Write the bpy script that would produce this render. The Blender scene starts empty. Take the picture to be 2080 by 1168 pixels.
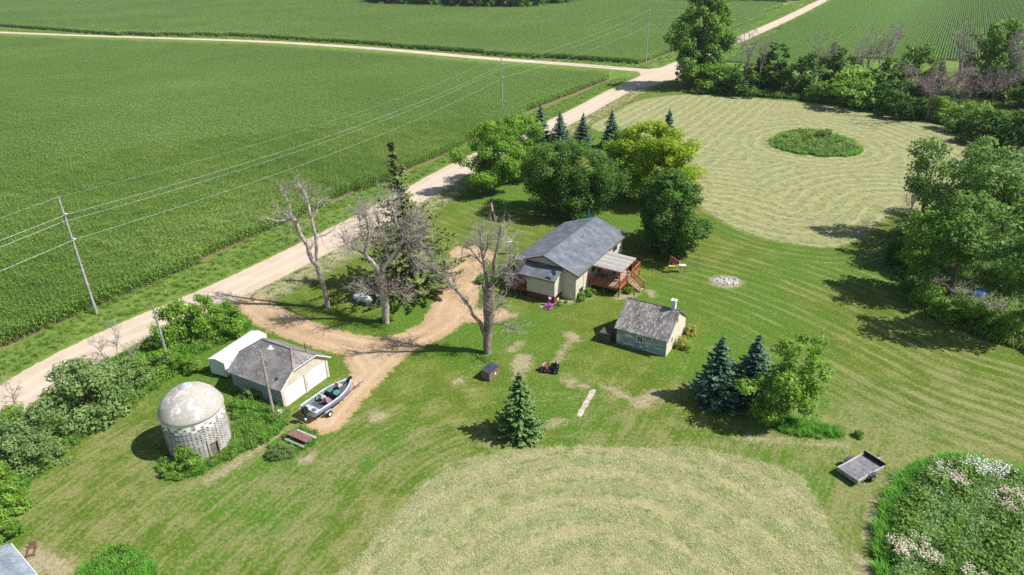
import bpy, math, random
import numpy as np
from mathutils import Vector, Matrix
rnd = random.Random(7)
rng = np.random.default_rng(7)
D2R = math.radians
scene = bpy.context.scene
col = scene.collection

# ---------------------------------------------------------------- camera
F_PX, CXP, CYP, CAM_H = 1387.0, 1040.0, 584.0, 40.0
PITCH, ROLL = D2R(26.6), D2R(1.14)
FWD = np.array([0, math.cos(PITCH), -math.sin(PITCH)])
_r = np.array([1.0, 0, 0]); _dn = -np.array([0, math.sin(PITCH), math.cos(PITCH)])
IU = _r * math.cos(ROLL) + _dn * math.sin(ROLL)
IV = -_r * math.sin(ROLL) + _dn * math.cos(ROLL)
cam_d = bpy.data.cameras.new("camera")
cam_d.sensor_width = 36.0
cam_d.lens = F_PX / 2080.0 * 36.0
cam_d.clip_end = 6000.0
cam = bpy.data.objects.new("camera", cam_d)
col.objects.link(cam)
cam.matrix_world = Matrix(((IU[0], -IV[0], -FWD[0], 0), (IU[1], -IV[1], -FWD[1], 0), (IU[2], -IV[2], -FWD[2], CAM_H), (0, 0, 0, 1)))
scene.camera = cam

# ---------------------------------------------------------------- light
SUN_EL = D2R(49.5)
SUN_DIR = np.array([0.975, -0.20])          # horizontal direction towards the sun
SUN_DIR /= np.linalg.norm(SUN_DIR)
sv = Vector((SUN_DIR[0] * math.cos(SUN_EL), SUN_DIR[1] * math.cos(SUN_EL), math.sin(SUN_EL)))
sun_d = bpy.data.lights.new("sun", 'SUN')
sun_d.energy = 5.0
sun_d.angle = D2R(0.5)
sun_d.color = (1.0, 0.97, 0.915)
sun = bpy.data.objects.new("sun", sun_d)
col.objects.link(sun)
sun.rotation_euler = (-sv).to_track_quat('-Z', 'Y').to_euler()
world = bpy.data.worlds.new("World")
scene.world = world
world.use_nodes = True
wn = world.node_tree
bg = wn.nodes['Background'] if 'Background' in wn.nodes else wn.nodes.new('ShaderNodeBackground')
sky = wn.nodes.new('ShaderNodeTexSky')
sky.sky_type = 'NISHITA'
sky.sun_disc = False
sky.sun_elevation = SUN_EL
sky.sun_rotation = math.atan2(SUN_DIR[0], SUN_DIR[1])
wn.links.new(sky.outputs[0], bg.inputs[0])
bg.inputs[1].default_value = 0.085
scene.view_settings.view_transform = 'Standard'
scene.view_settings.look = 'None'
scene.view_settings.exposure = 0.42
scene.view_settings.gamma = 1.0
scene.cycles.max_bounces = 6
scene.cycles.transparent_max_bounces = 6
scene.cycles.diffuse_bounces = 3
scene.cycles.use_denoising = False

# ---------------------------------------------------------------- helpers
def ray(x, y):
    d = FWD * F_PX + IU * (x - CXP) + IV * (y - CYP)
    return d / np.linalg.norm(d)

def G(x, y, z=0.0):
    """photo pixel -> point of the horizontal plane at height z"""
    d = ray(x, y); t = (z - CAM_H) / d[2]
    return (float(d[0] * t), float(d[1] * t))

def V(x, y, Y):
    """photo pixel -> point of the vertical plane at distance Y"""
    d = ray(x, y); t = Y / d[1]
    return (float(d[0] * t), float(Y), float(CAM_H + d[2] * t))

def tag(o, label=None, cat=None, group=None, kind=None):
    if label: o['label'] = label
    if cat: o['category'] = cat
    if group: o['group'] = group
    if kind: o['kind'] = kind
    return o

def empty(name, loc, rz=0.0, label=None, cat=None, group=None):
    o = bpy.data.objects.new(name, None)
    col.objects.link(o)
    o.location = loc; o.rotation_euler = (0, 0, rz)
    o.empty_display_size = 0.2
    return tag(o, label, cat, group)

def copy_tree(o, parent=None):
    c = o.copy(); col.objects.link(c); c.parent = parent
    for ch in list(o.children): copy_tree(ch, c)
    return c

class MB:
    def __init__(s): s.v = []; s.f = []; s.m = []; s.cur = 0
    def add(s, vs, fs):
        b = len(s.v); s.v += [tuple(map(float, p)) for p in vs]
        s.f += [tuple(b + i for i in f) for f in fs]; s.m += [s.cur] * len(fs); return s
    def box(s, x0, y0, z0, x1, y1, z1):
        if x0 > x1: x0, x1 = x1, x0
        if y0 > y1: y0, y1 = y1, y0
        if z0 > z1: z0, z1 = z1, z0
        return s.add([(x0,y0,z0),(x1,y0,z0),(x1,y1,z0),(x0,y1,z0),(x0,y0,z1),(x1,y0,z1),(x1,y1,z1),(x0,y1,z1)],
              [(0,3,2,1),(4,5,6,7),(0,1,5,4),(1,2,6,5),(2,3,7,6),(3,0,4,7)])
    def slab(s, pts, t, up=(0,0,1)):
        n = len(pts); lo = [(p[0]-up[0]*t, p[1]-up[1]*t, p[2]-up[2]*t) for p in pts]
        return s.add(list(pts) + lo, [tuple(range(n)), tuple(range(2*n-1, n-1, -1))] + [(i, i+n, (i+1) % n + n, (i+1) % n) for i in range(n)])
    def tube(s, pts, rad, n=6, cap=True):
        P = [np.array(p, float) for p in pts]
        if not hasattr(rad, '__len__'): rad = [rad] * len(P)
        b = len(s.v); a = None
        for i, p in enumerate(P):
            t = P[min(i+1, len(P)-1)] - P[max(i-1, 0)]; t /= (np.linalg.norm(t) + 1e-9)
            if a is None:
                a = np.cross(t, [0, 0, 1.0]) if abs(t[2]) < .9 else np.cross(t, [1.0, 0, 0])
            a = a - t * (a @ t); a /= (np.linalg.norm(a) + 1e-9); c = np.cross(t, a)
            for k in range(n):
                th = 2*math.pi*k/n; q = p + (a*math.cos(th) + c*math.sin(th)) * rad[i]
                s.v.append((float(q[0]), float(q[1]), float(q[2])))
        for i in range(len(P)-1):
            for k in range(n):
                s.f.append((b+i*n+k, b+i*n+(k+1) % n, b+(i+1)*n+(k+1) % n, b+(i+1)*n+k)); s.m.append(s.cur)
        if cap:
            s.f.append(tuple(b+k for k in range(n-1, -1, -1))); s.m.append(s.cur)
            s.f.append(tuple(b+(len(P)-1)*n+k for k in range(n))); s.m.append(s.cur)
        return s
    def lathe(s, prof, n=24, c=(0,0), a0=0, a1=2*math.pi):
        b = len(s.v); full = abs(a1-a0-2*math.pi) < 1e-6
        m = n if full else n+1
        for r, z in prof:
            for k in range(m):
                th = a0+(a1-a0)*k/n; s.v.append((c[0]+r*math.cos(th), c[1]+r*math.sin(th), z))
        for i in range(len(prof)-1):
            for k in range(n):
                s.f.append((b+i*m+k, b+i*m+(k+1) % m, b+(i+1)*m+(k+1) % m, b+(i+1)*m+k)); s.m.append(s.cur)
        return s
    def blob(s, c, r, seed=0, n=2):
        R = random.Random(seed); bm = bmesh_ico(n)
        vs = []
        for p in bm[0]:
            k = 1 + .35*(R.random()-.5)
            vs.append((c[0]+p[0]*r[0]*k, c[1]+p[1]*r[1]*k, c[2]+p[2]*r[2]*k))
        return s.add(vs, bm[1])
    def build(s, name, mats, parent=None, smooth=False, link=True):
        me = bpy.data.meshes.new(name); me.from_pydata(s.v, [], s.f); me.update()
        mats = mats if isinstance(mats, (list, tuple)) else [mats]
        for m in mats: me.materials.append(m)
        if len(mats) > 1: me.polygons.foreach_set('material_index', s.m)
        if smooth: me.polygons.foreach_set('use_smooth', [True]*len(s.f))
        o = bpy.data.objects.new(name, me)
        if link: col.objects.link(o)
        if parent is not None: o.parent = parent
        return o

_ico = {}
def bmesh_ico(n):
    if n not in _ico:
        import bmesh
        bm = bmesh.new(); bmesh.ops.create_icosphere(bm, subdivisions=n, radius=1)
        bm.verts.ensure_lookup_table()
        _ico[n] = ([tuple(v.co) for v in bm.verts], [tuple(v.index for v in f.verts) for f in bm.faces]); bm.free()
    return _ico[n]

def quads_mesh(name, verts, nper, tint, mat):
    """verts (N,nper,3): N separate faces, with a per-face tint attribute"""
    N = verts.shape[0]
    me = bpy.data.meshes.new(name)
    me.vertices.add(N*nper); me.vertices.foreach_set('co', verts.astype(np.float32).ravel())
    me.loops.add(N*nper); me.loops.foreach_set('vertex_index', np.arange(N*nper, dtype=np.int32))
    me.polygons.add(N); me.polygons.foreach_set('loop_start', np.arange(0, N*nper, nper, dtype=np.int32))
    me.update(calc_edges=True)
    at = me.attributes.new('tint', 'FLOAT', 'POINT'); at.data.foreach_set('value', np.repeat(tint, nper).astype(np.float32))
    for m in (mat if isinstance(mat, (list, tuple)) else [mat]): me.materials.append(m)
    return me

# ---------------------------------------------------------------- materials
class NT:
    def __init__(s, name):
        s.mat = bpy.data.materials.new(name); s.mat.use_nodes = True
        s.t = s.mat.node_tree; s.b = s.t.nodes['Principled BSDF']; s.out = s.t.nodes['Material Output']
    def n(s, typ, **kw):
        nd = s.t.nodes.new(typ)
        for k, v in kw.items():
            if k in nd.inputs.keys() or k.replace('_', ' ') in nd.inputs.keys():
                key = k if k in nd.inputs.keys() else k.replace('_', ' ')
                s.put(nd.inputs[key], v)
            else: setattr(nd, k, v)
        return nd
    def put(s, sock, v):
        if isinstance(v, bpy.types.NodeSocket): s.t.links.new(v, sock)
        elif isinstance(v, bpy.types.Node): s.t.links.new(v.outputs[0], sock)
        elif isinstance(v, (tuple, list)) and len(v) == 3 and sock.type == 'RGBA': sock.default_value = (*v, 1)
        else: sock.default_value = v
    def math(s, op, a, b=None, c=None, clamp=False):
        nd = s.t.nodes.new('ShaderNodeMath'); nd.operation = op; nd.use_clamp = clamp
        s.put(nd.inputs[0], a)
        if b is not None: s.put(nd.inputs[1], b)
        if c is not None: s.put(nd.inputs[2], c)
        return nd.outputs[0]
    def mix(s, f, a, b, mode='MIX'):
        nd = s.t.nodes.new('ShaderNodeMix'); nd.data_type = 'RGBA'; nd.blend_type = mode
        s.put(nd.inputs[0], f); s.put(nd.inputs[6], a); s.put(nd.inputs[7], b)
        return nd.outputs[2]
    def noise(s, scale, vec=None, detail=3, rough=.55, dist=0):
        nd = s.t.nodes.new('ShaderNodeTexNoise'); nd.inputs['Scale'].default_value = scale
        nd.inputs['Detail'].default_value = detail; nd.inputs['Roughness'].default_value = rough; nd.inputs['Distortion'].default_value = dist
        if vec is not None: s.put(nd.inputs['Vector'], vec)
        return nd.outputs['Fac']
    def ramp(s, f, a, b):       # smooth 0..1 between a and b
        nd = s.t.nodes.new('ShaderNodeMapRange'); nd.interpolation_type = 'SMOOTHSTEP'
        s.put(nd.inputs[0], f); s.put(nd.inputs[1], a); s.put(nd.inputs[2], b)
        return nd.outputs[0]
    def attr(s, name):
        nd = s.t.nodes.new('ShaderNodeAttribute'); nd.attribute_name = name; return nd.outputs['Fac']
    def obj(s):
        return s.t.nodes.new('ShaderNodeTexCoord').outputs['Object']
    def scaled(s, vec, sc):
        nd = s.t.nodes.new('ShaderNodeVectorMath'); nd.operation = 'MULTIPLY'; s.put(nd.inputs[0], vec); nd.inputs[1].default_value = sc
        return nd.outputs[0]
    def bump(s, h, strength=.5, dist=.05):
        nd = s.n('ShaderNodeBump', Strength=strength, Distance=dist); s.put(nd.inputs['Height'], h)
        s.put(s.b.inputs['Normal'], nd.outputs[0]); return nd
    def set(s, col=None, rough=.8, metal=0., spec=.3):
        if col is not None: s.put(s.b.inputs['Base Color'], col)
        s.put(s.b.inputs['Roughness'], rough); s.put(s.b.inputs['Metallic'], metal)
        s.b.inputs['Specular IOR Level'].default_value = spec
        return s.mat

_M = {}
def plain(name, c, rough=.7, metal=0., spec=.3, var=.25, scale=2.0, bump=0.):
    if name in _M: return _M[name]
    t = NT(name); o = t.obj()
    n = t.noise(scale, o, 4, .6)
    k = t.ramp(n, .3, .7)
    cc = t.mix(k, tuple(x*(1-var) for x in c), tuple(min(1, x*(1+var*.6)) for x in c))
    if bump: t.bump(t.noise(scale*8, o, 3), bump, .02)
    _M[name] = t.set(cc, rough, metal, spec); return _M[name]

def leafmat(name, dark, mid, light, transl=.35, rough=.55, patch=.35, k=1.42, world=False):
    if name in _M: return _M[name]
    dark, mid, light = [tuple(min(.95, x*k) for x in c_) for c_ in (dark, mid, light)]
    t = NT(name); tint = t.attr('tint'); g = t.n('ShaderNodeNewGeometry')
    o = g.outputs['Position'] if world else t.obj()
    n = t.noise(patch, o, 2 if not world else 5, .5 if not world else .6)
    if world: n = t.math('ADD', t.math('MULTIPLY', t.math('SUBTRACT', n, .5), 2.6), .5, clamp=True)  # corn: crop variation, plus light on rolling ground put into the leaf colour
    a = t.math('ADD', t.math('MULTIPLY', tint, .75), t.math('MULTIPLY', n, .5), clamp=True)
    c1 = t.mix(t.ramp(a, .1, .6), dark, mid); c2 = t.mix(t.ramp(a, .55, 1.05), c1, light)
    t.set(c2, rough, 0, .25)
    tr = t.n('ShaderNodeBsdfTranslucent'); 
    bright = t.mix(.5, c2, tuple(min(1, x*1.6) for x in light)); t.put(tr.inputs[0], bright)
    ms = t.n('ShaderNodeMixShader'); ms.inputs[0].default_value = transl
    t.t.links.new(t.b.outputs[0], ms.inputs[1]); t.t.links.new(tr.outputs[0], ms.inputs[2]); t.t.links.new(ms.outputs[0], t.out.inputs[0])
    _M[name] = t.mat; return t.mat

# ---------------------------------------------------------------- ground: one sheet with region distances
def sd_line(pts, X, Y):
    d = np.full(X.shape, 1e9)
    for (ax, ay), (bx, by) in zip(pts[:-1], pts[1:]):
        dx, dy = bx-ax, by-ay; L = dx*dx+dy*dy+1e-9
        t = np.clip(((X-ax)*dx+(Y-ay)*dy)/L, 0, 1)
        d = np.minimum(d, np.hypot(X-ax-t*dx, Y-ay-t*dy))
    return d

def inside(pts, X, Y):
    r = np.zeros(X.shape, bool); n = len(pts); j = n-1
    for i in range(n):
        xi, yi = pts[i]; xj, yj = pts[j]
        c = ((yi > Y) != (yj > Y)) & (X < (xj-xi)*(Y-yi)/((yj-yi)+1e-12)+xi)
        r ^= c; j = i
    return r

def sd_poly(pts, X, Y):
    d = sd_line(list(pts)+[pts[0]], X, Y)
    return np.where(inside(pts, X, Y), -d, d)

def smooth_poly(pts, it=2):
    P = [tuple(p) for p in pts]
    for _ in range(it):
        Q = []
        for i in range(len(P)):
            a, b = P[i], P[(i+1) % len(P)]
            Q += [(a[0]*.75+b[0]*.25, a[1]*.75+b[1]*.25), (a[0]*.25+b[0]*.75, a[1]*.25+b[1]*.75)]
        P = Q
    return P

def smooth_line(pts, it=2):
    P = [tuple(p) for p in pts]
    for _ in range(it):
        Q = [P[0]]
        for a, b in zip(P[:-1], P[1:]):
            Q += [(a[0]*.75+b[0]*.25, a[1]*.75+b[1]*.25), (a[0]*.25+b[0]*.75, a[1]*.25+b[1]*.75)]
        P = Q+[P[-1]]
    return P

def GP(l): return [G(*p) for p in l]

ROAD1 = smooth_line([(-57, 22), (-51.2, 57.5), (-46.3, 68.5), (-37.4, 80.4), (-29.4, 94.5), (-18.9, 114.2), (-10.0, 135), (14.6, 174.2), (35.5, 216), (63, 260), (97.5, 314), (160, 415), (231, 538), (330, 700), (600, 1150)], 2)
ROAD2 = smooth_line([(-900, 700), (-420, 480)] + GP([(0, 66), (240, 75), (520, 83), (760, 98), (1000, 120), (1170, 131), (1310, 143.5)]) + [(60, 242), (87, 223), (115, 208), (200, 165), (420, 60)], 2)
ROAD3 = GP([(1180, 1), (1270, 3), (1460, 5), (1560, 8), (1632, 9.5)])
DRIVE = [(smooth_line(GP([(470, 588), (545, 645), (640, 682), (730, 705), (810, 702), (880, 672), (930, 630), (940, 590), (938, 550), (950, 515)]), 2), 2.3),
         (GP([(905, 640), (950, 560), (955, 525)]), 2.5),
         (GP([(948, 512), (975, 520)]), 2.6),
         (GP([(960, 640), (1005, 640)]), 1.9),
         (GP([(800, 715), (745, 765), (698, 815), (662, 858)]), 1.9),
         (GP([(735, 725), (755, 750)]), 2.0), (GP([(640, 825), (650, 850)]), 1.5)]
HAY1 = smooth_poly(GP([(1190, 262), (1215, 246), (1290, 205), (1345, 195), (1420, 191), (1560, 202), (1700, 214), (1850, 238), (1960, 272), (2080, 315), (2160, 360), (2140, 430), (2000, 440), (1850, 425), (1800, 440), (1760, 482), (1700, 503), (1640, 500), (1560, 487), (1490, 462), (1420, 420), (1400, 370), (1330, 290)]), 2)
HAY2 = smooth_poly(GP([(640, 1230), (720, 1140), (770, 1085), (820, 1030), (865, 975), (930, 935), (1000, 918), (1150, 907), (1290, 909), (1430, 914), (1540, 932), (1625, 965), (1670, 1025), (1690, 1085), (1730, 1150), (1790, 1260)]), 2)
ISLAND = smooth_poly(GP([(1560, 290), (1580, 272), (1650, 265), (1720, 282), (1757, 305), (1740, 318), (1680, 321), (1610, 312), (1570, 300)]), 2)
WEEDS_R = smooth_poly(GP([(1770, 1130), (1775, 1075), (1800, 1010), (1840, 955), (1900, 930), (1980, 936), (2050, 950), (2150, 985), (2300, 1250), (1810, 1250)]), 2)
WEEDS_L = smooth_poly(GP([(150, 1190), (190, 1135), (235, 1112), (285, 1125), (330, 1165), (350, 1230), (150, 1230)]), 1)
CRIBWEEDS = smooth_poly(GP([(318, 950), (345, 975), (400, 970), (470, 928), (530, 905), (580, 870), (592, 835), (545, 830), (500, 790), (470, 790), (480, 850), (460, 900), (400, 925), (345, 920)]), 1)
PICWEEDS = smooth_poly(GP([(545, 940), (545, 905), (590, 875), (640, 870), (645, 895), (600, 930)]), 1)
HEDGE = smooth_poly(GP([(-60, 1060), (20, 1010), (60, 985), (150, 905), (260, 830), (330, 780), (400, 720), (500, 680), (520, 640), (480, 610), (400, 610), (300, 640), (200, 720), (60, 790), (-80, 880)]), 1)
WALNUTWEEDS = smooth_poly(GP([(1560, 862), (1600, 850), (1690, 865), (1718, 880), (1690, 893), (1600, 885)]), 1)
RIGHTBRUSH = smooth_poly(GP([(1800, 500), (1830, 560), (1870, 620), (1950, 665), (2030, 700), (2120, 730), (2300, 700), (2200, 420), (2050, 380), (1850, 440)]), 1)
WINDBRUSH = smooth_poly(GP([(1400, 172), (1420, 188), (1560, 198), (1700, 210), (1860, 235), (1960, 268), (2090, 312), (2250, 330), (2200, 180), (1900, 182), (1700, 176), (1560, 168), (1450, 160)]), 1)
CORN1_EDGE = GP([(-60, 738), (0, 714.6), (126, 657.5), (177, 634), (276, 594.6), (400, 538.5), (575, 457), (700, 403), (780, 371), (900, 318), (1000, 268), (1079, 229.5), (1150, 203), (1180, 190), (1246, 161)])
CORN2_EDGE = GP([(-80, 50), (0, 56.5), (116, 64.6), (202, 70.5), (323, 74), (415, 73.5), (560, 78.6), (700, 89), (1019, 115), (1142, 123), (1310, 132)]) 
ROADDIR = np.array([.525, .851])
# corn field polygons
def off(pts, d):
    out = []
    for i, p in enumerate(pts):
        a = np.array(pts[max(i-1, 0)]); b = np.array(pts[min(i+1, len(pts)-1)]); t = (b-a)/np.linalg.norm(b-a)
        out.append((p[0]-t[1]*d, p[1]+t[0]*d))
    return out
CORN1 = [(-62, 22)] + CORN1_EDGE + [G(x, y, 2.45) for x, y in [(1200, 142), (1170, 139), (1000, 128), (760, 105), (520, 89), (240, 80.5), (0, 71.5), (-120, 66)]] + [(-900, 200), (-500, 22)]
CORN2 = CORN2_EDGE + GP([(1355, 112), (1385, 102), (1482, 62), (1530, 46), (1588, 12), (1560, 10.5), (1270, 6), (1190, 4)]) + [(60, 640), (0, 640), (-100, 700), (-260, 900), (-900, 900), (-900, 560), (-420, 500)]
CORN2 = [p for p in CORN2]
CORN3 = GP([(1468, 127), (1605, 44), (1700, 2)]) + [(300, 600), (700, 600), (700, 150), (300, 150)] + GP([(2150, 128), (2026, 124), (1872, 124), (1747, 120), (1600, 140)])
CORN4 = GP([(1180, -1), (1560, 5), (1600, 6), (1660, -5)]) + [(330, 760), (100, 900), (40, 740)]

def graded(a, b, step, lo, hi, g=1.22):
    c = list(np.arange(a, b+1e-6, step)); s = step; x = c[-1]
    while x < hi: s *= g; x += s; c.append(x)
    s = step; x = a; L = []
    while x > lo: s *= g; x -= s; L.append(x)
    return np.array(L[::-1]+c)
gx = graded(-66, 64, .42, -3000, 3000, 1.03); gy = graded(27, 150, .42, -200, 4500, 1.03)
X, Y = np.meshgrid(gx, gy); nx, ny = len(gx), len(gy)
Xf, Yf = X.ravel(), Y.ravel()
A = {}
A['road'] = np.minimum(sd_line(ROAD1, Xf, Yf)-3.35, np.minimum(sd_line(ROAD2, Xf, Yf)-3.0, sd_line(ROAD3, Xf, Yf)-2.2))
A['road'] = np.minimum(A['road'], np.hypot(Xf-56, Yf-243)-9.5)
# flared corner radii of the crossing
A['road'] = np.minimum(A['road'], sd_poly(smooth_poly(GP([(1262, 172), (1308, 152), (1290, 144), (1330, 141), (1385, 124), (1400, 130), (1420, 150), (1385, 156), (1340, 170), (1300, 180)]), 1), Xf, Yf))
A['track'] = sd_line(ROAD1, Xf, Yf)
A['drive'] = np.min([sd_line(p, Xf, Yf)-w for p, w in DRIVE], axis=0)
h1 = sd_poly(HAY1, Xf, Yf); h2 = sd_poly(HAY2, Xf, Yf)
A['hay'] = np.minimum(h1, h2)
isl = sd_poly(ISLAND, Xf, Yf)
A['rough'] = np.min([sd_poly(p, Xf, Yf) for p in (ISLAND, WEEDS_R, WEEDS_L, CRIBWEEDS, PICWEEDS, HEDGE, WALNUTWEEDS, RIGHTBRUSH, WINDBRUSH)], axis=0)
c1 = sd_poly(CORN1, Xf, Yf); c2 = sd_poly(CORN2, Xf, Yf); c3 = sd_poly(CORN3, Xf, Yf); c4 = sd_poly(CORN4, Xf, Yf)
A['corn'] = np.min([c1, c2, c3, c4], axis=0)
# verge: what lies between the corn and the road, on the far side of the road
verge = np.where((A['track'] < 22) & (A['road'] > 0), A['track'], 99)
side = np.interp(Yf, [p[1] for p in ROAD1], [p[0] for p in ROAD1])
A['verge'] = np.where((Xf < side) | (Yf > 236), -4.0, np.where(A['road'] < 30, 2.0, 4.0))
A['roadside'] = np.where((Xf > side) & (Yf < 236), A['track']-7.5, 9.0)
# swaths: parallel to the road in the north-west of the hay field, else round its rim and the island
u = Xf*ROADDIR[0]+Yf*ROADDIR[1]; v = Xf*ROADDIR[1]-Yf*ROADDIR[0]
cxI, cyI = G(1655, 293)
wst = np.clip((95-Xf*1.0+(Yf-150)*.25-38)/14, 0, 1)
HG = smooth_poly([G(1345, 195), G(1215, 250), tuple(np.array(G(1215, 250))-ROADDIR*62), tuple(np.array(G(1215, 250))-ROADDIR*78+np.array([14, 4]))]+GP([(1430, 470), (1500, 487), (1600, 505), (1700, 512), (1800, 500), (1900, 470), (2160, 440), (2160, 360), (2080, 315), (1960, 272), (1850, 238), (1700, 214), (1560, 202), (1420, 191)]), 3)
H2G = smooth_poly(GP([(560, 1400), (720, 1140), (820, 1030), (865, 975), (930, 935), (1000, 918), (1150, 907), (1290, 909), (1430, 914), (1540, 932), (1625, 965), (1670, 1025), (1730, 1150), (1900, 1500), (1500, 3500), (900, 3500)]), 2)
rim = -sd_poly(HG, Xf, Yf)
h2g = -sd_poly(H2G, Xf, Yf)
v0 = np.dot([ROADDIR[1], -ROADDIR[0]], G(1215, 250))
low = sd_line(smooth_line(GP([(1430, 450), (1500, 475), (1600, 497), (1700, 503), (1800, 480), (1850, 425)]), 2), Xf, Yf)
sw = np.where((v-v0 < 34) & (low > 13), v-v0, np.where(low < 30, low, rim))
sw = np.where(isl < 8, isl, sw)
h2g = 21*(1-np.sqrt(((Xf-6)/19)**2+((Yf-24)/24)**2))
A['swath'] = np.where(h2 < 4, h2g, sw)
MOW = smooth_poly(GP([(1180, 640), (1260, 610), (1390, 650), (1480, 690), (1600, 760), (1800, 880), (2150, 1000), (2150, 1250), (1000, 1250), (700, 1000), (900, 800), (1050, 680)]), 3)
sm = sd_poly(MOW, Xf, Yf)
hm = np.maximum(h1, 0)
A['mow'] = np.where((sm > 0) & (h1 > 0), np.where(hm < 6, hm*1.0, sm), v*.8 + 300)
A['mowamt'] = np.clip(sm/5, 0, 1)*np.clip((Xf-17)/6, 0, 1)
_far = (Yf > 84) & (Xf < 25) 
A['mowamt'] = np.where(_far, .55, A['mowamt'])
A['mow'] = np.where(_far, u*.9+v*.2, A['mow'])
_bl = (Xf < 6) & (Yf < 62)
A['mow'] = np.where(_bl, (Xf*.62+Yf*.55)*.0 + sd_poly(HAY2, Xf, Yf), A['mow'])
# worn, bare and pale patches (circles / capsules in photo pixels, radius m)
BARE = [((1058, 742), (1062, 728), 1.0), ((1052, 765), (1056, 748), .55), ((1040, 712), (1055, 697), .35), ((765, 848), (768, 846), .75), ((1225, 785), (1300, 818), .3), ((1152, 772), (1165, 778), .5),
        ((1300, 820), (1330, 800), .7), ((1265, 800), (1240, 790), .5), ((1160, 780), (1190, 785), .35), ((620, 935), (628, 930), .5), ((1130, 735), (1150, 700), .3), ((1155, 678), (1168, 690), .6), ((930, 775), (935, 773), .5),
        ((1500, 890), (1720, 905), .25), ((1800, 985), (1870, 930), .15), ((1780, 1010), (1760, 1090), .25), ((1750, 1140), (1780, 1200), .6), ((1120, 862), (1140, 858), .4),
        ((1110, 620), (1180, 606), .7), ((1180, 606), (1205, 596), .6), ((1255, 605), (1290, 596), .6), ((1320, 592), (1325, 600), .5), ((80, 1135), (130, 1160), .8), ((60, 1115), (80, 1140), .5),
        ((1065, 545), (1090, 600), .8), ((1000, 640), (1040, 640), .7), ((1475, 572), (1478, 572), 1.9), ((580, 870), (520, 915), .3), ((520, 915), (430, 975), .35),
        ((660, 452), (720, 420), .01), ((1610, 318), (1700, 324), .6)]
A['bare'] = np.min([sd_line(GP([a, b]), Xf, Yf)-r for a, b, r in BARE], axis=0)
me = bpy.data.meshes.new('ground')
me.vertices.add(nx*ny); me.vertices.foreach_set('co', np.stack([Xf, Yf, np.zeros_like(Xf)], 1).astype(np.float32).ravel())
ii, jj = np.meshgrid(np.arange(nx-1), np.arange(ny-1)); k = (jj*nx+ii).ravel()
q = np.stack([k, k+1, k+1+nx, k+nx], 1).astype(np.int32)
me.loops.add(q.size); me.loops.foreach_set('vertex_index', q.ravel())
me.polygons.add(len(q)); me.polygons.foreach_set('loop_start', np.arange(0, q.size, 4, dtype=np.int32))
me.update(calc_edges=True)
A['dry'] = np.clip((60-Yf)/12, -.4, .8)+np.clip((Xf-20)/30, 0, .5)
for kk, arr in A.items():
    me.attributes.new(kk, 'FLOAT', 'POINT').data.foreach_set('value', np.clip(arr, -400, 1000).astype(np.float32))

t = NT('ground'); O = t.obj()
def edge(name, amp, w, off_=0., sc=1.2):
    nn = t.math('SUBTRACT', t.noise(sc, O, 4, .7), .5)
    s_ = t.math('ADD', t.attr(name), t.math('MULTIPLY', nn, amp))
    return t.math('SUBTRACT', 1.0, t.ramp(s_, off_-w, off_+w))
def strk(name, a, b, det=3):
    cmb = t.n('ShaderNodeSeparateXYZ'); t.put(cmb.inputs[0], O)
    cb = t.n('ShaderNodeCombineXYZ'); t.put(cb.inputs[0], t.math('MULTIPLY', cmb.outputs[0], a)); t.put(cb.inputs[1], t.math('MULTIPLY', cmb.outputs[1], a)); t.put(cb.inputs[2], t.math('MULTIPLY', t.attr(name), b))
    return t.noise(1.0, cb.outputs[0], det, .6)
big = t.noise(.055, O, 3, .5); medn = t.noise(.33, O, 4, .65); fine = t.noise(3.2, O, 4, .75); vfine = t.noise(11, O, 2, .7)
# lawn
green = t.mix(t.ramp(medn, .35, .65), (.092, .150, .016), (.156, .196, .034))
green = t.mix(t.ramp(big, .42, .60), green, (.086, .172, .018))
s1 = strk('mow', .16, 1.9); s2 = strk('mow', .3, 3.2)
dry = t.ramp(t.math('ADD', t.math('MULTIPLY', s1, .45), t.math('ADD', t.math('MULTIPLY', medn, .40), t.math('ADD', t.math('MULTIPLY', t.attr('dry'), .10), t.math('MULTIPLY', fine, .22)))), .54, .72)
lawn = t.mix(t.math('MULTIPLY', dry, .7), green, (.275, .25, .115))
per = t.math('SINE', t.math('MULTIPLY', t.attr('mow'), 2*math.pi/1.75))
line = t.math('MULTIPLY', t.math('MULTIPLY', t.ramp(per, .45, 1.0), t.ramp(strk('mow', .16, .8), .40, .62)), t.math('MULTIPLY', t.attr('mowamt'), .5))
lawn = t.mix(line, lawn, (.32, .32, .13))
per2 = t.ramp(t.math('SINE', t.math('MULTIPLY', t.attr('mow'), 2*math.pi/1.75)), -1, -.2)
lawn = t.mix(t.math('MULTIPLY', t.math('SUBTRACT', 1.0, per2), t.math('MULTIPLY', t.attr('mowamt'), .55)), lawn, (.090, .135, .024))
lawn = t.mix(t.ramp(fine, .52, .68), lawn, t.mix(.55, lawn, (.30, .32, .11)))
lawn = t.mix(t.math('MULTIPLY', t.ramp(fine, .5, .32), .65), lawn, (.060, .100, .014))
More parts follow.
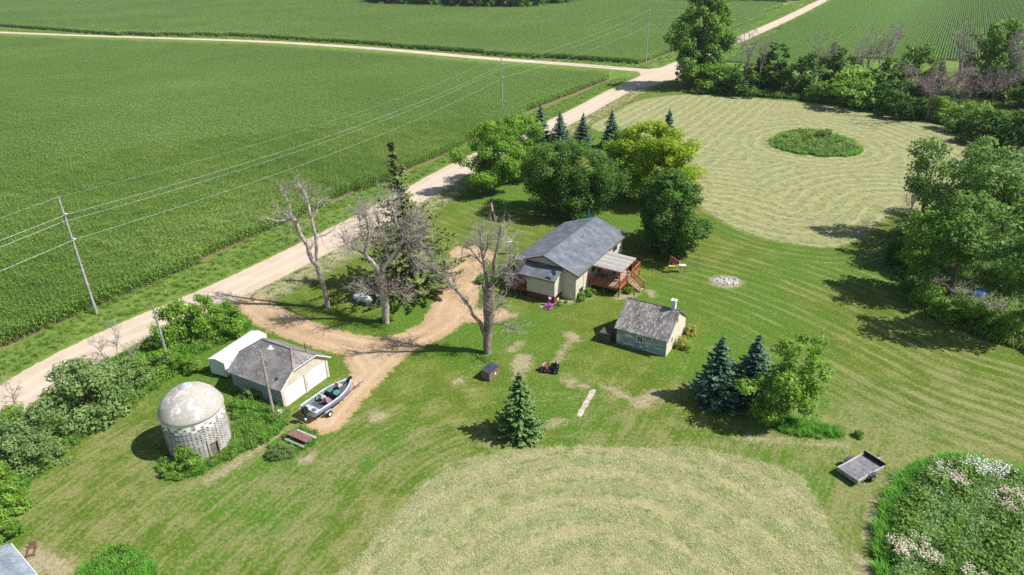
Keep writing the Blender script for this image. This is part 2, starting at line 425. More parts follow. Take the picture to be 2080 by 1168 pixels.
# verge grass and rough ground
vg = t.mix(t.ramp(medn, .35, .62), (.110, .180, .030), (.170, .245, .050))
vg = t.mix(t.ramp(fine, .5, .75), vg, (.22, .25, .09))
vm = t.math('SUBTRACT', 1.0, t.ramp(t.attr('verge'), -1, 1))
c = t.mix(vm, lawn, vg)
rs = t.mix(t.ramp(medn, .38, .62), (.36, .33, .20), (.16, .20, .06))
rs = t.mix(t.ramp(fine, .45, .7), rs, (.44, .41, .27))
c = t.mix(t.math('MULTIPLY', edge('roadside', 5, 1.2), .9), c, rs)
c = t.mix(edge('rough', 1.5, .25), c, t.mix(t.ramp(fine, .35, .7), (.040, .085, .014), (.11, .17, .03)))
# bare earth
soil = t.mix(t.ramp(fine, .3, .7), (.30, .22, .13), (.50, .42, .30))
c = t.mix(t.math('MULTIPLY', edge('bare', 2.4, .5, 0, 1.2), .75), c, soil)
# hay
hs = strk('swath', .28, 2.4, 4); hper = t.math('SINE', t.math('MULTIPLY', t.math('ADD', t.attr('swath'), t.math('MULTIPLY', t.noise(.25, O, 3), .9)), 2*math.pi/2.7))
straw = t.mix(t.ramp(fine, .3, .7), (.26, .255, .110), (.42, .40, .215))
hg = t.ramp(t.math('ADD', t.math('MULTIPLY', hs, .30), t.math('MULTIPLY', t.noise(.75, O, 5, .8), .75)), .48, .62)
hay = t.mix(t.math('MULTIPLY', hg, .85), straw, t.mix(t.ramp(fine, .4, .7), (.110, .155, .040), (.24, .275, .105)))
hb = t.math('MULTIPLY', t.ramp(hper, .55, 1.0), t.ramp(strk('swath', .05, .45), .30, .46))
hay = t.mix(t.math('MULTIPLY', hb, .48), hay, t.mix(vfine, (.37, .30, .15), (.50, .43, .25)))
hay = t.mix(t.math('MULTIPLY', t.ramp(hper, -.1, -.9), .38), hay, (.21, .25, .09))
hay = t.mix(t.ramp(t.noise(1.1, O, 4, .8), .62, .76), hay, (.52, .50, .37))
c = t.mix(edge('hay', 2.8, .4, 0, .9), c, hay)
# driveway
dv = t.mix(t.ramp(medn, .35, .7), (.43, .275, .145), (.53, .36, .205))
dv = t.mix(t.ramp(fine, .4, .8), dv, (.56, .45, .32))
rut = t.math('ABSOLUTE', t.math('ADD', t.attr('drive'), 1.35))
dv = t.mix(t.math('MULTIPLY', t.ramp(rut, .55, .1), .45), dv, (.60, .475, .335))
dv = t.mix(t.math('MULTIPLY', t.ramp(big, .5, .66), .5), dv, (.37, .255, .155))
dv = t.mix(t.math('MULTIPLY', t.ramp(vfine, .45, .75), .5), dv, (.36, .26, .16))
c = t.mix(edge('drive', 2.0, .3, -.1), c, dv)
# corn floor
c = t.mix(edge('corn', .6, .3, -.35), c, t.mix(fine, (.16, .12, .07), (.26, .20, .12)))
# gravel road
rd = t.mix(t.ramp(medn, .3, .7), (.49, .385, .285), (.56, .455, .350))
rd = t.mix(t.math('MULTIPLY', t.ramp(vfine, .35, .8), .45), rd, (.50, .43, .35))
tk = t.math('ABSOLUTE', t.math('SUBTRACT', t.attr('track'), 1.15))
rd = t.mix(t.math('MULTIPLY', t.math('SUBTRACT', 1.0, t.ramp(tk, .1, .7)), .4), rd, (.63, .535, .435))
c = t.mix(edge('road', .9, .18), c, rd)
t.set(c, .95, 0, .08)
hgt = t.math('ADD', t.math('MULTIPLY', fine, 1.0), t.math('MULTIPLY', vfine, .5))
soft = t.math('MULTIPLY', hgt, t.math('SUBTRACT', 1.0, t.math('MULTIPLY', edge('road', .5, .2), .8)))
t.bump(soft, .75, .16)
me.materials.append(t.mat)
ground = bpy.data.objects.new('ground', me); col.objects.link(ground); tag(ground, kind='structure')

# distant stretches of the gravel roads, laid just above the ground sheet
tr_m = NT('distant_gravel'); O2 = tr_m.obj()
M_RD2 = tr_m.set(tr_m.mix(tr_m.ramp(tr_m.noise(.2, O2, 3), .35, .65), (.50, .41, .32), (.58, .485, .39)), .95, 0, .08)
def strip(pts, w, z=.035):
    L = off(pts, w); R = off(pts, -w); m = MB(); n = len(pts)
    return m.add([(p[0], p[1], z) for p in L]+[(p[0], p[1], z) for p in R], [(i, i+n, i+n+1, i+1) for i in range(n-1)]).build('gravel_road', M_RD2)
tag(strip([p for p in ROAD2 if p[0] < 20], 3.0), kind='structure')
tag(strip([p for p in ROAD1 if p[1] > 270], 3.35), kind='structure')
tag(strip(ROAD3, 2.2), kind='structure')

# ---------------------------------------------------------------- scatter (countless things only)
def scatter(name, pts, sources, scale, label=None, cat=None, rz=None, z=None, kind='stuff', seed=1):
    R = np.random.default_rng(seed); n = len(pts)
    me = bpy.data.meshes.new(name)
    co = np.zeros((n, 3), np.float32); co[:, :2] = pts
    if z is not None: co[:, 2] = z
    me.vertices.add(n); me.vertices.foreach_set('co', co.ravel()); me.update()
    me.attributes.new('rz', 'FLOAT', 'POINT').data.foreach_set('value', (R.random(n)*6.283 if rz is None else rz).astype(np.float32))
    me.attributes.new('sc', 'FLOAT', 'POINT').data.foreach_set('value', (scale[0]+R.random(n)*(scale[1]-scale[0])).astype(np.float32))
    me.attributes.new('pick', 'INT', 'POINT').data.foreach_set('value', R.integers(0, len(sources), n).astype(np.int32))
    o = bpy.data.objects.new(name, me); col.objects.link(o); tag(o, label, cat, None, kind)
    g = bpy.data.node_groups.new(name, 'GeometryNodeTree')
    g.interface.new_socket('Geometry', in_out='INPUT', socket_type='NodeSocketGeometry')
    g.interface.new_socket('Geometry', in_out='OUTPUT', socket_type='NodeSocketGeometry')
    N = g.nodes; L = g.links
    gi = N.new('NodeGroupInput'); go = N.new('NodeGroupOutput'); ip = N.new('GeometryNodeInstanceOnPoints')
    ga = N.new('GeometryNodeGeometryToInstance')
    for s_ in sources[::-1]:
        oi = N.new('GeometryNodeObjectInfo'); oi.inputs['Object'].default_value = s_; oi.inputs['As Instance'].default_value = True
        L.new(oi.outputs['Geometry'], ga.inputs[0])
    def na(nm, ty):
        x = N.new('GeometryNodeInputNamedAttribute'); x.data_type = ty; x.inputs['Name'].default_value = nm; return x.outputs['Attribute']
    L.new(gi.outputs[0], ip.inputs['Points'])
    # each source is wrapped, then joined, so that 'pick' chooses one of them
    jn = N.new('GeometryNodeJoinGeometry'); N.remove(ga)
    for nd in [x for x in N if x.bl_idname == 'GeometryNodeObjectInfo']: L.new(nd.outputs['Geometry'], jn.inputs[0])
    L.new(jn.outputs[0], ip.inputs['Instance']); ip.inputs['Pick Instance'].default_value = True
    L.new(na('pick', 'INT'), ip.inputs['Instance Index'])
    cx = N.new('ShaderNodeCombineXYZ'); L.new(na('rz', 'FLOAT'), cx.inputs[2]); L.new(cx.outputs[0], ip.inputs['Rotation'])
    cs = N.new('ShaderNodeCombineXYZ'); sc_ = na('sc', 'FLOAT')
    for i in range(3): L.new(sc_, cs.inputs[i])
    L.new(cs.outputs[0], ip.inputs['Scale'])
    L.new(ip.outputs[0], go.inputs[0])
    md = o.modifiers.new('scatter', 'NODES'); md.node_group = g
    return o

def hidden(me_name, me_):
    return bpy.data.objects.new(me_name, me_)       # source mesh, never linked to the scene

def in_poly(poly, density, seed=0, excl=None, jitter=True):
    R = np.random.default_rng(seed); P = np.array(poly)
    x0, y0 = P.min(0); x1, y1 = P.max(0); n = int((x1-x0)*(y1-y0)*density)
    x = R.uniform(x0, x1, n); y = R.uniform(y0, y1, n); m = inside(poly, x, y)
    if excl is not None: m &= excl(x, y)
    return np.stack([x[m], y[m]], 1)

def frustum(p, marg=12):
    """keep what the camera, or one a few steps beside it, can see"""
    d = np.stack([p[:, 0], p[:, 1], np.full(len(p), -CAM_H)], 1)
    f = d@FWD; f = np.maximum(f, .1); x = (d@IU)/f; y = (d@IV)/f
    return p[(np.abs(x) < .86+marg/f) & (y > -.48) & (y < .56+marg/f) & (d@FWD > 5)]

def grass_tuft(seed, n, h, spread, w, mat, lean=.5):
    R = np.random.default_rng(seed)
    a = R.random(n)*6.283; r = R.random(n)*spread
    bx, by = r*np.cos(a), r*np.sin(a); hh = h*(.55+.6*R.random(n)); a2 = R.random(n)*6.283; ln = lean*(.3+R.random(n))*hh
    dx, dy = np.cos(a2), np.sin(a2); px, py = -dy*w, dx*w
    V_ = np.zeros((n, 2, 4, 3)); mz = hh*.62; mx = bx+dx*ln*.35; my = by+dy*ln*.35; tx = bx+dx*ln; ty = by+dy*ln
    V_[:, 0] = np.stack([np.stack([bx-px, by-py, 0*hh-.03], 1), np.stack([bx+px, by+py, 0*hh-.03], 1), np.stack([mx+px*.8, my+py*.8, mz], 1), np.stack([mx-px*.8, my-py*.8, mz], 1)], 1)
    V_[:, 1] = np.stack([np.stack([mx-px*.8, my-py*.8, mz], 1), np.stack([mx+px*.8, my+py*.8, mz], 1), np.stack([tx+px*.15, ty+py*.15, hh], 1), np.stack([tx-px*.15, ty-py*.15, hh], 1)], 1)
    return hidden('grass_blades', quads_mesh('grass_blades', V_.reshape(-1, 4, 3), 4, np.repeat(R.random(n), 2), mat))

# ---------------------------------------------------------------- corn
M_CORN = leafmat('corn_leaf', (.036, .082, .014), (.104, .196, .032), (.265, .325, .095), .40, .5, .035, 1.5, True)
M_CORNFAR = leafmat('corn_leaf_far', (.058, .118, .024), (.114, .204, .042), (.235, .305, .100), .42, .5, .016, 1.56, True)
M_CROP = leafmat('row_crop_leaf', (.070, .150, .030), (.120, .215, .050), (.200, .300, .090), .35, .5, .02)

def corn_tile(seed, nrow, sp, npl, dp, h, mat, lw=.05, nl=9, ll=.56, thick=1.0):
    R = np.random.default_rng(seed); Q = []; T = []
    for r in range(nrow):
        for p in range(npl):
            bx = (r-(nrow-1)/2)*sp+R.normal(0, .025); by = (p-(npl-1)/2)*dp+R.normal(0, .05)
            H = h*R.uniform(.88, 1.08)
            Q.append([(bx-.02*thick, by, 0), (bx+.02*thick, by, 0), (bx+.015, by, H), (bx-.015, by, H)]); T.append(.4)
            for l in range(nl):
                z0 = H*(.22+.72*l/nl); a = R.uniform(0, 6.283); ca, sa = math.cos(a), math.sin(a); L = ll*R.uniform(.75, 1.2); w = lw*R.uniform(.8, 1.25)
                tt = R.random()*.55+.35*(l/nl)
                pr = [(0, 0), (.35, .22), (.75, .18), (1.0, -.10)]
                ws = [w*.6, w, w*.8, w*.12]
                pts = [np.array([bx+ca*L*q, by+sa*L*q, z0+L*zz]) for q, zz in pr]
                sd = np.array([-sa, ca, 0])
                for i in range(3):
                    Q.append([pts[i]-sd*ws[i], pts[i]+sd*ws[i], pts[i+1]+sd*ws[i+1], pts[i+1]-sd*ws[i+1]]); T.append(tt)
            for l in range(3):
                a = R.uniform(0, 6.283); e = np.array([bx+math.cos(a)*.12, by+math.sin(a)*.12, H+.28])
                Q.append([(bx-.012*thick, by, H-.05), (bx+.012*thick, by, H-.05), e+[.02*thick, 0, 0], e-[.02*thick, 0, 0]]); T.append(1.35)
    return hidden('corn_plants', quads_mesh('corn_plants', np.array(Q, float), 4, np.array(T), mat))

RA = -math.atan2(ROADDIR[0], ROADDIR[1])
def tile_pts(poly, w, l, margin, clip=None, seed=3):
    P = np.array(poly); c, s = math.cos(RA), math.sin(RA)
    # into row space
    Pr = np.stack([P[:, 0]*c+P[:, 1]*s, -P[:, 0]*s+P[:, 1]*c], 1)
    x0, y0 = Pr.min(0); x1, y1 = Pr.max(0)
    gx_, gy_ = np.meshgrid(np.arange(math.floor(x0/w)*w, x1, w), np.arange(math.floor(y0/l)*l, y1, l))
    gx_, gy_ = gx_.ravel(), gy_.ravel()
    x = gx_*c-gy_*s; y = gx_*s+gy_*c
    p = np.stack([x, y], 1)
    if clip is not None: p = p[clip(p[:, 0], p[:, 1])]
    p = frustum(p)
    return p[sd_poly(poly, p[:, 0], p[:, 1]) < margin]

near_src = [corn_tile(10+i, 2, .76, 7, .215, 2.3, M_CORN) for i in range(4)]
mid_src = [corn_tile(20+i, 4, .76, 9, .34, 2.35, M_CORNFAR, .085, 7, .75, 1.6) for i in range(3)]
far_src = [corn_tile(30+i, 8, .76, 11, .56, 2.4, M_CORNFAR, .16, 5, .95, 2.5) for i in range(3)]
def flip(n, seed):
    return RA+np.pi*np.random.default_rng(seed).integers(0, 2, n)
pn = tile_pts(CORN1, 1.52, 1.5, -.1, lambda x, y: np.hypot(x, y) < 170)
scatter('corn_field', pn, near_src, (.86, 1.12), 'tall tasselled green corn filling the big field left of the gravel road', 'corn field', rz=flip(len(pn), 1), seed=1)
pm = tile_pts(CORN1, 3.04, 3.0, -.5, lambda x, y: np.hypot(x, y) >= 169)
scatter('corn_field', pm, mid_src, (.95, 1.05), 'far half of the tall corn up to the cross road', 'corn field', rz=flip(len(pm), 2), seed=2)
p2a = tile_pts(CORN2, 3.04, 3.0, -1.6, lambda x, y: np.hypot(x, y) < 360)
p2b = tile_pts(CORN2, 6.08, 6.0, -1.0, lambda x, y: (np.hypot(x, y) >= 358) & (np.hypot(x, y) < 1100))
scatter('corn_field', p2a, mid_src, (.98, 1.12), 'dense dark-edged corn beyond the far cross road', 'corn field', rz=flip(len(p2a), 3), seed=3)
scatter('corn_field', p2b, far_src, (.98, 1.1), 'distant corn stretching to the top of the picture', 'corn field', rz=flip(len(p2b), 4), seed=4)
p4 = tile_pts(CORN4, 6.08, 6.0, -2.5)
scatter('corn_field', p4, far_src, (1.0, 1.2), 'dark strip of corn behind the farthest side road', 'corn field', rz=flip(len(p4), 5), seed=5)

def crop_tile(seed, w, l, mat):
    R = np.random.default_rng(seed); n = 380
    rowi = R.integers(-1, 2, n); x = rowi*.95+R.normal(0, .13, n); y = R.uniform(-l/2, l/2, n); z = R.uniform(.25, 1.0, n)*(1-np.abs(x-rowi*.95)*1.2)
    a = R.random(n)*6.283; s = R.uniform(.13, .24, n); tilt = R.uniform(-.5, .5, n)
    ux = np.stack([np.cos(a), np.sin(a), tilt*.6], 1)*s[:, None]; uy = np.stack([-np.sin(a), np.cos(a), -tilt], 1)*s[:, None]*.7
    c_ = np.stack([x, y, z], 1)
    q_ = np.stack([c_-ux, c_-uy, c_+ux, c_+uy], 1)
    return hidden('row_crop_plants', quads_mesh('row_crop_plants', q_, 4, R.random(n), mat))
crop_src = [crop_tile(40+i, 3, 3, M_CROP) for i in range(3)]
p3 = tile_pts(CORN3, 2.85, 3.0, -1.0, lambda x, y: np.hypot(x, y) < 700)
scatter('row_crop_field', p3, crop_src, (1.0, 1.0), 'low bright green crop in straight rows behind the tree belt', 'crop field', rz=flip(len(p3), 6), seed=6)

# ---------------------------------------------------------------- rough grass and weeds
M_G1 = leafmat('verge_grass', (.055, .115, .018), (.105, .180, .030), (.215, .270, .080), .4, .6, .08, 1.9)
M_G2 = leafmat('weed_leaf', (.040, .095, .014), (.085, .165, .025), (.160, .240, .050), .3, .55, .25)
M_G3 = leafmat('dry_grass', (.16, .15, .06), (.30, .27, .13), (.46, .42, .25), .2, .7, .25)
M_HAY = leafmat('cut_hay', (.16, .19, .07), (.30, .30, .15), (.50, .47, .29), .15, .75, .5)
M_WF = leafmat('white_flower', (.42, .42, .36), (.62, .62, .56), (.80, .80, .76), .2, .6, .5)
M_PF = leafmat('pinkish_seed_head', (.36, .28, .22), (.50, .40, .34), (.62, .53, .47), .2, .6, .5)
M_YF = leafmat('yellow_flower', (.30, .30, .03), (.42, .42, .04), (.50, .50, .10), .2, .6, .5)
g_short = [grass_tuft(50+i, 26, .28, .35, .018, M_G1, .8) for i in range(3)]
g_tall = [grass_tuft(60+i, 34, .75, .40, .022, M_G1, .6) for i in range(3)]
M_G4 = leafmat('lush_grass', (.045, .135, .014), (.085, .225, .022), (.150, .310, .045), .42, .6, .15, 1.7)
g_lush = [grass_tuft(65+i, 36, .75, .42, .03, M_G4, .9) for i in range(3)]
g_dry = [grass_tuft(70+i, 26, .32, .4, .016, M_G3, 1.2) for i in range(2)]
g_hay = [grass_tuft(80+i, 34, .07, .5, .012, M_HAY, 4.0) for i in range(4)]

def weed(seed, n, r, h, ls, mat, top=None, topmat=None):
    R = np.random.default_rng(seed)
    a = R.random(n)*6.283; rr = r*np.sqrt(R.random(n)); z = h*R.random(n)**.6*(1-.5*(rr/r)**2)
    c_ = np.stack([rr*np.cos(a), rr*np.sin(a), z], 1)
    nrm = np.stack([np.cos(a)*.5, np.sin(a)*.5, np.full(n, .8)], 1)+R.normal(0, .45, (n, 3)); nrm /= np.linalg.norm(nrm, axis=1)[:, None]
    q_ = leafquads(c_, nrm, ls*R.uniform(.6, 1.3, n), R)
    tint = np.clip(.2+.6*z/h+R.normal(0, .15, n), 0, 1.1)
    if top:
        k = top; a = R.random(k)*6.283; rr = r*.8*np.sqrt(R.random(k)); c2_ = np.stack([rr*np.cos(a), rr*np.sin(a), h*R.uniform(.85, 1.15, k)], 1)
        q2 = leafquads(c2_, np.tile([0, 0, 1.0], (k, 1))+R.normal(0, .3, (k, 3)), .055*R.uniform(.6, 1.5, k), R)
        me_ = quads_mesh('weed_leaves', np.concatenate([q_, q2]), 4, np.concatenate([tint, R.random(k)]), [mat, topmat])
        me_.polygons.foreach_set('material_index', np.concatenate([np.zeros(n), np.ones(k)]).astype(np.int32))
    else: me_ = quads_mesh('weed_leaves', q_, 4, tint, mat)
    return hidden('weed_leaves', me_)

def leafquads(c_, nrm, s, R, asp=.55):
    nrm = nrm/(np.linalg.norm(nrm, axis=1)[:, None]+1e-9); rv = R.normal(0, 1, c_.shape)
    u_ = np.cross(nrm, rv); u_ /= (np.linalg.norm(u_, axis=1)[:, None]+1e-9); w_ = np.cross(nrm, u_)
    u_ = u_*s[:, None]; w_ = w_*s[:, None]*asp
    return np.stack([c_-u_, c_-w_, c_+u_, c_+w_], 1)

M_WG = leafmat('grey_green_weed', (.060, .115, .034), (.125, .205, .065), (.230, .320, .125), .4, .6, .4, 1.6)
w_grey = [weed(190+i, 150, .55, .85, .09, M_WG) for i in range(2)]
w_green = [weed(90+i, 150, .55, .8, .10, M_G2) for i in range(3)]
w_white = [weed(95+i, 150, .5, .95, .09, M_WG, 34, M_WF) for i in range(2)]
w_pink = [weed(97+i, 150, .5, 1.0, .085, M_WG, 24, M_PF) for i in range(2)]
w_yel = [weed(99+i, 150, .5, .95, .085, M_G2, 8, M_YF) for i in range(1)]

def notroad(x, y, m=.6):
    r1 = sd_line(ROAD1, x, y) > 3.35+m
    r2 = sd_line(ROAD2, x, y) > 3.0+m
    d = np.min([sd_line(p, x, y)-w for p, w in DRIVE], axis=0) > m*.3
    return r1 & r2 & d & (np.hypot(x-56, y-243) > 10)
# verge between corn and road, near part dense
vpoly = CORN1_EDGE + [p for p in off(ROAD1, 4.0) if 45 < p[1] < 238][::-1]
pv = frustum(in_poly(vpoly, 3.2, 11, notroad))
scatter('verge_grass', pv, g_short+g_tall[:1], (.6, 1.1), 'rough bright grass strip between the corn and the gravel road', 'grass', seed=11)
# verge along the cross road and beyond the crossing
v2 = [p for p in off(ROAD2, 4.2) if -300 < p[0] < 56] + CORN2_EDGE[::-1]
pv2 = frustum(in_poly(v2, .35, 12, notroad))
v3 = [p for p in off(ROAD1, 4.5) if p[1] > 250 and p[1] < 640] + GP([(1588, 12), (1530, 46), (1482, 62), (1385, 102), (1355, 112), (1310, 131)])
pv3 = frustum(in_poly(v3, .35, 13, notroad))
v4 = GP([(1468, 127), (1605, 44), (1700, 2)])+[p for p in off(ROAD1, -4.5) if p[1] > 250 and p[1] < 600][::-1]
pv4 = frustum(in_poly(v4, .35, 14, notroad))
scatter('roadside_grass', np.concatenate([pv2, pv3, pv4]), g_tall, (.8, 1.5), 'grass of the far verges around the crossroads', 'grass', seed=12)
def excl_b(x, y): return notroad(x, y, .3)
pc = in_poly(CRIBWEEDS, 9, 15, excl_b)
pc = pc[np.hypot(pc[:, 0]+28.5, pc[:, 1]-49.3) > 2.75]
scatter('tall_grass', pc, g_lush+g_tall+w_green, (.45, 1.0), 'tall grass and weeds round the foot of the concrete corn crib and beside the garage', 'tall grass', seed=15)
scatter('tall_grass', in_poly(PICWEEDS, 9, 16), g_lush[:2]+w_green[:1]+g_dry[:1], (.4, .8), 'unmown weedy tuft under the picnic table', 'tall grass', seed=16)
ph = frustum(in_poly(HEDGE, 4.5, 17, notroad))
scatter('undergrowth', ph, g_tall+g_lush+w_green, (.6, 1.25), 'weedy undergrowth at the foot of the hedge shrubs', 'undergrowth', seed=17)
pw = frustum(in_poly(WEEDS_R, 9, 18))
sdw = sd_poly(WEEDS_R, pw[:, 0], pw[:, 1])
scatter('tall_grass', pw[(sdw > -2.2+1.7*np.sin(pw[:, 0]*.8+pw[:, 1]*1.1)) & (sdw > -4)], g_lush, (.6, 1.1), 'bright green grass fringe round the flowering weeds at the lower right', 'tall grass', seed=18)
inner = pw[sdw <= -1.0]
nz = np.sin(inner[:, 0]*.9+1.3)*np.cos(inner[:, 1]*.8)+np.sin(inner[:, 0]*.37+inner[:, 1]*.55)*.8
R_ = np.random.default_rng(5); rr_ = R_.random(len(inner))
fw = (nz > .38) & (rr_ < .42) & (inner[:, 0]+.3*(inner[:, 1]-40) > 36); fp = (nz < -.85) & (rr_ < .4) & ~fw; fy = (rr_ > .96) & ~fw & ~fp
scatter('flowering_weeds', inner[fw], w_white, (.7, 1.25), 'white flowering weeds in the patch at the lower right', 'weeds', seed=19)
scatter('flowering_weeds', inner[fp], w_pink, (.7, 1.2), 'pinkish brown seed heads in the weed patch at the lower right', 'weeds', seed=20)
nz2 = np.sin(inner[:, 0]*1.7+2)*np.cos(inner[:, 1]*1.3+1)+.5*np.sin(inner[:, 0]*.6-inner[:, 1]*.9)
dk = (nz2 > .35) & ~fw & ~fp
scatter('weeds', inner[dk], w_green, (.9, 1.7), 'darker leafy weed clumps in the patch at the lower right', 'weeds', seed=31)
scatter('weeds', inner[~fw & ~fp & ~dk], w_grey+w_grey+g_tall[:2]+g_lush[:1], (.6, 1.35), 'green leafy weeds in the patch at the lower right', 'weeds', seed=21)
scatter('tall_grass', frustum(in_poly(WEEDS_L, 9, 22)), g_lush+w_green[:1], (.5, .95), 'bright bushy grass mound at the lower left edge', 'tall grass', seed=22)
pi_ = in_poly(ISLAND, 3.5, 23); sdi = sd_poly(ISLAND, pi_[:, 0], pi_[:, 1])
scatter('weed_island', pi_[(sdi > -1.3)], g_lush+g_tall, (.8, 1.3), 'bright grass rim of the unmown island in the hay field', 'weeds', seed=23)
scatter('weed_island', pi_[sdi <= -1.2], g_tall+w_green+w_green+w_grey+w_yel, (.9, 1.7), 'tall dark weeds with yellow bloom on the unmown island', 'weeds', seed=24)
scatter('tall_grass', in_poly(WALNUTWEEDS, 9, 25), g_lush+g_tall[:1], (.4, .85), 'long grass left unmown beside the young bushy tree', 'tall grass', seed=25)
scatter('undergrowth', frustum(in_poly(RIGHTBRUSH, 3.2, 26)), w_green+g_tall, (.8, 1.8), 'dark undergrowth below the right-hand tree clump', 'undergrowth', seed=26)
scatter('undergrowth', frustum(in_poly(WINDBRUSH, 1.6, 27, notroad)), w_green+g_tall, (1.1, 2.6), 'tall grass and brush along the foot of the tree belt', 'undergrowth', seed=27)
# cut hay lying on the two hay fields, and clumps of clippings at their rims
def near_cam(x, y): return np.hypot(x, y) < 62
phy = frustum(in_poly(HAY2, 3.0, 28, near_cam), 3)
scatter('cut_hay', phy, g_hay, (.7, 1.5), 'cut hay lying on the near mown field', 'hay', seed=28)
ph1 = frustum(in_poly(HAY1, .25, 29))
ph1 = ph1[sd_poly(ISLAND, ph1[:, 0], ph1[:, 1]) > .5]
scatter('cut_hay', ph1, g_hay, (.9, 1.8), 'cut hay in faint rows on the far mown field', 'hay', seed=29)
# fringe of dry roadside grass by the lane
pr = in_poly([p for p in off(ROAD1, -3.8) if 66 < p[1] < 215] + [p for p in off(ROAD1, -8.5) if 66 < p[1] < 215][::-1], 1.6, 30, excl_b)
scatter('dry_grass', pr, g_dry+g_short[:1], (.8, 1.5), 'pale dry grass along the yard side of the gravel road', 'grass', seed=30)

# ---------------------------------------------------------------- trees
M_BARK = plain('bark', (.16, .12, .09), .9, var=.45, scale=5, bump=.6)
M_BARKG = plain('grey_bark', (.30, .26, .22), .9, var=.4, scale=4, bump=.6)
M_DEAD = plain('bleached_dead_wood', (.42, .36, .31), .9, var=.4, scale=2.5, bump=.5)
M_DEADD = plain('dark_dead_wood', (.26, .21, .18), .9, var=.45, scale=2.5, bump=.5)
M_TWIG = plain('dead_twigs', (.38, .33, .29), .9, var=.3, scale=1.5)
M_TWIGP = plain('purplish_twigs', (.30, .22, .23), .9, var=.3, scale=1.5)
LM = dict(
 ash=leafmat('ash_leaf', (.045, .110, .012), (.115, .225, .022), (.215, .335, .040), .4),
 locust=leafmat('fine_dark_leaf', (.028, .070, .012), (.062, .130, .020), (.125, .205, .035), .38),
 maple=leafmat('yellow_green_leaf', (.070, .130, .010), (.180, .265, .020), (.330, .400, .040), .4),
 oak=leafmat('dark_green_leaf', (.020, .056, .008), (.048, .108, .014), (.100, .180, .026), .3),
 cotton=leafmat('cottonwood_leaf', (.035, .085, .012), (.090, .175, .022), (.170, .270, .040), .35),
 willow=leafmat('grey_green_leaf', (.042, .092, .018), (.095, .175, .036), (.175, .265, .065), .4),
 shrub=leafmat('shrub_leaf', (.052, .118, .015), (.122, .220, .028), (.225, .330, .060), .42),
 olive=leafmat('olive_shrub_leaf', (.060, .105, .028), (.130, .195, .060), (.230, .300, .115), .38),
 walnut=leafmat('walnut_leaf', (.045, .105, .014), (.115, .215, .026), (.215, .330, .050), .4),
 yellow=leafmat('sprayed_yellow_leaf', (.12, .15, .03), (.24, .25, .05), (.36, .33, .10), .3),
 blue=leafmat('blue_spruce_needles', (.012, .042, .022), (.034, .084, .048), (.095, .170, .112), .1, .6, 1.2),
 green=leafmat('green_spruce_needles', (.020, .055, .014), (.055, .120, .028), (.140, .215, .060), .1, .6, 1.2),
 oldspruce=leafmat('old_spruce_needles', (.032, .052, .012), (.075, .108, .024), (.155, .180, .055), .1, .6, .8))

def limb(m, a, b, r0, r1, R, sag=.08, n=5, sides=6):
    a = np.array(a, float); b = np.array(b, float); L = np.linalg.norm(b-a); pts = []
    k = R.normal(0, 1, 3)*L*sag
    for i in range(n+1):
        s_ = i/n; p = a+(b-a)*s_+k*math.sin(math.pi*s_); p[2] += L*.06*math.sin(math.pi*s_); pts.append(p)
    m.tube(pts, [r0+(r1-r0)*i/n for i in range(n+1)], sides, cap=False)
    return pts

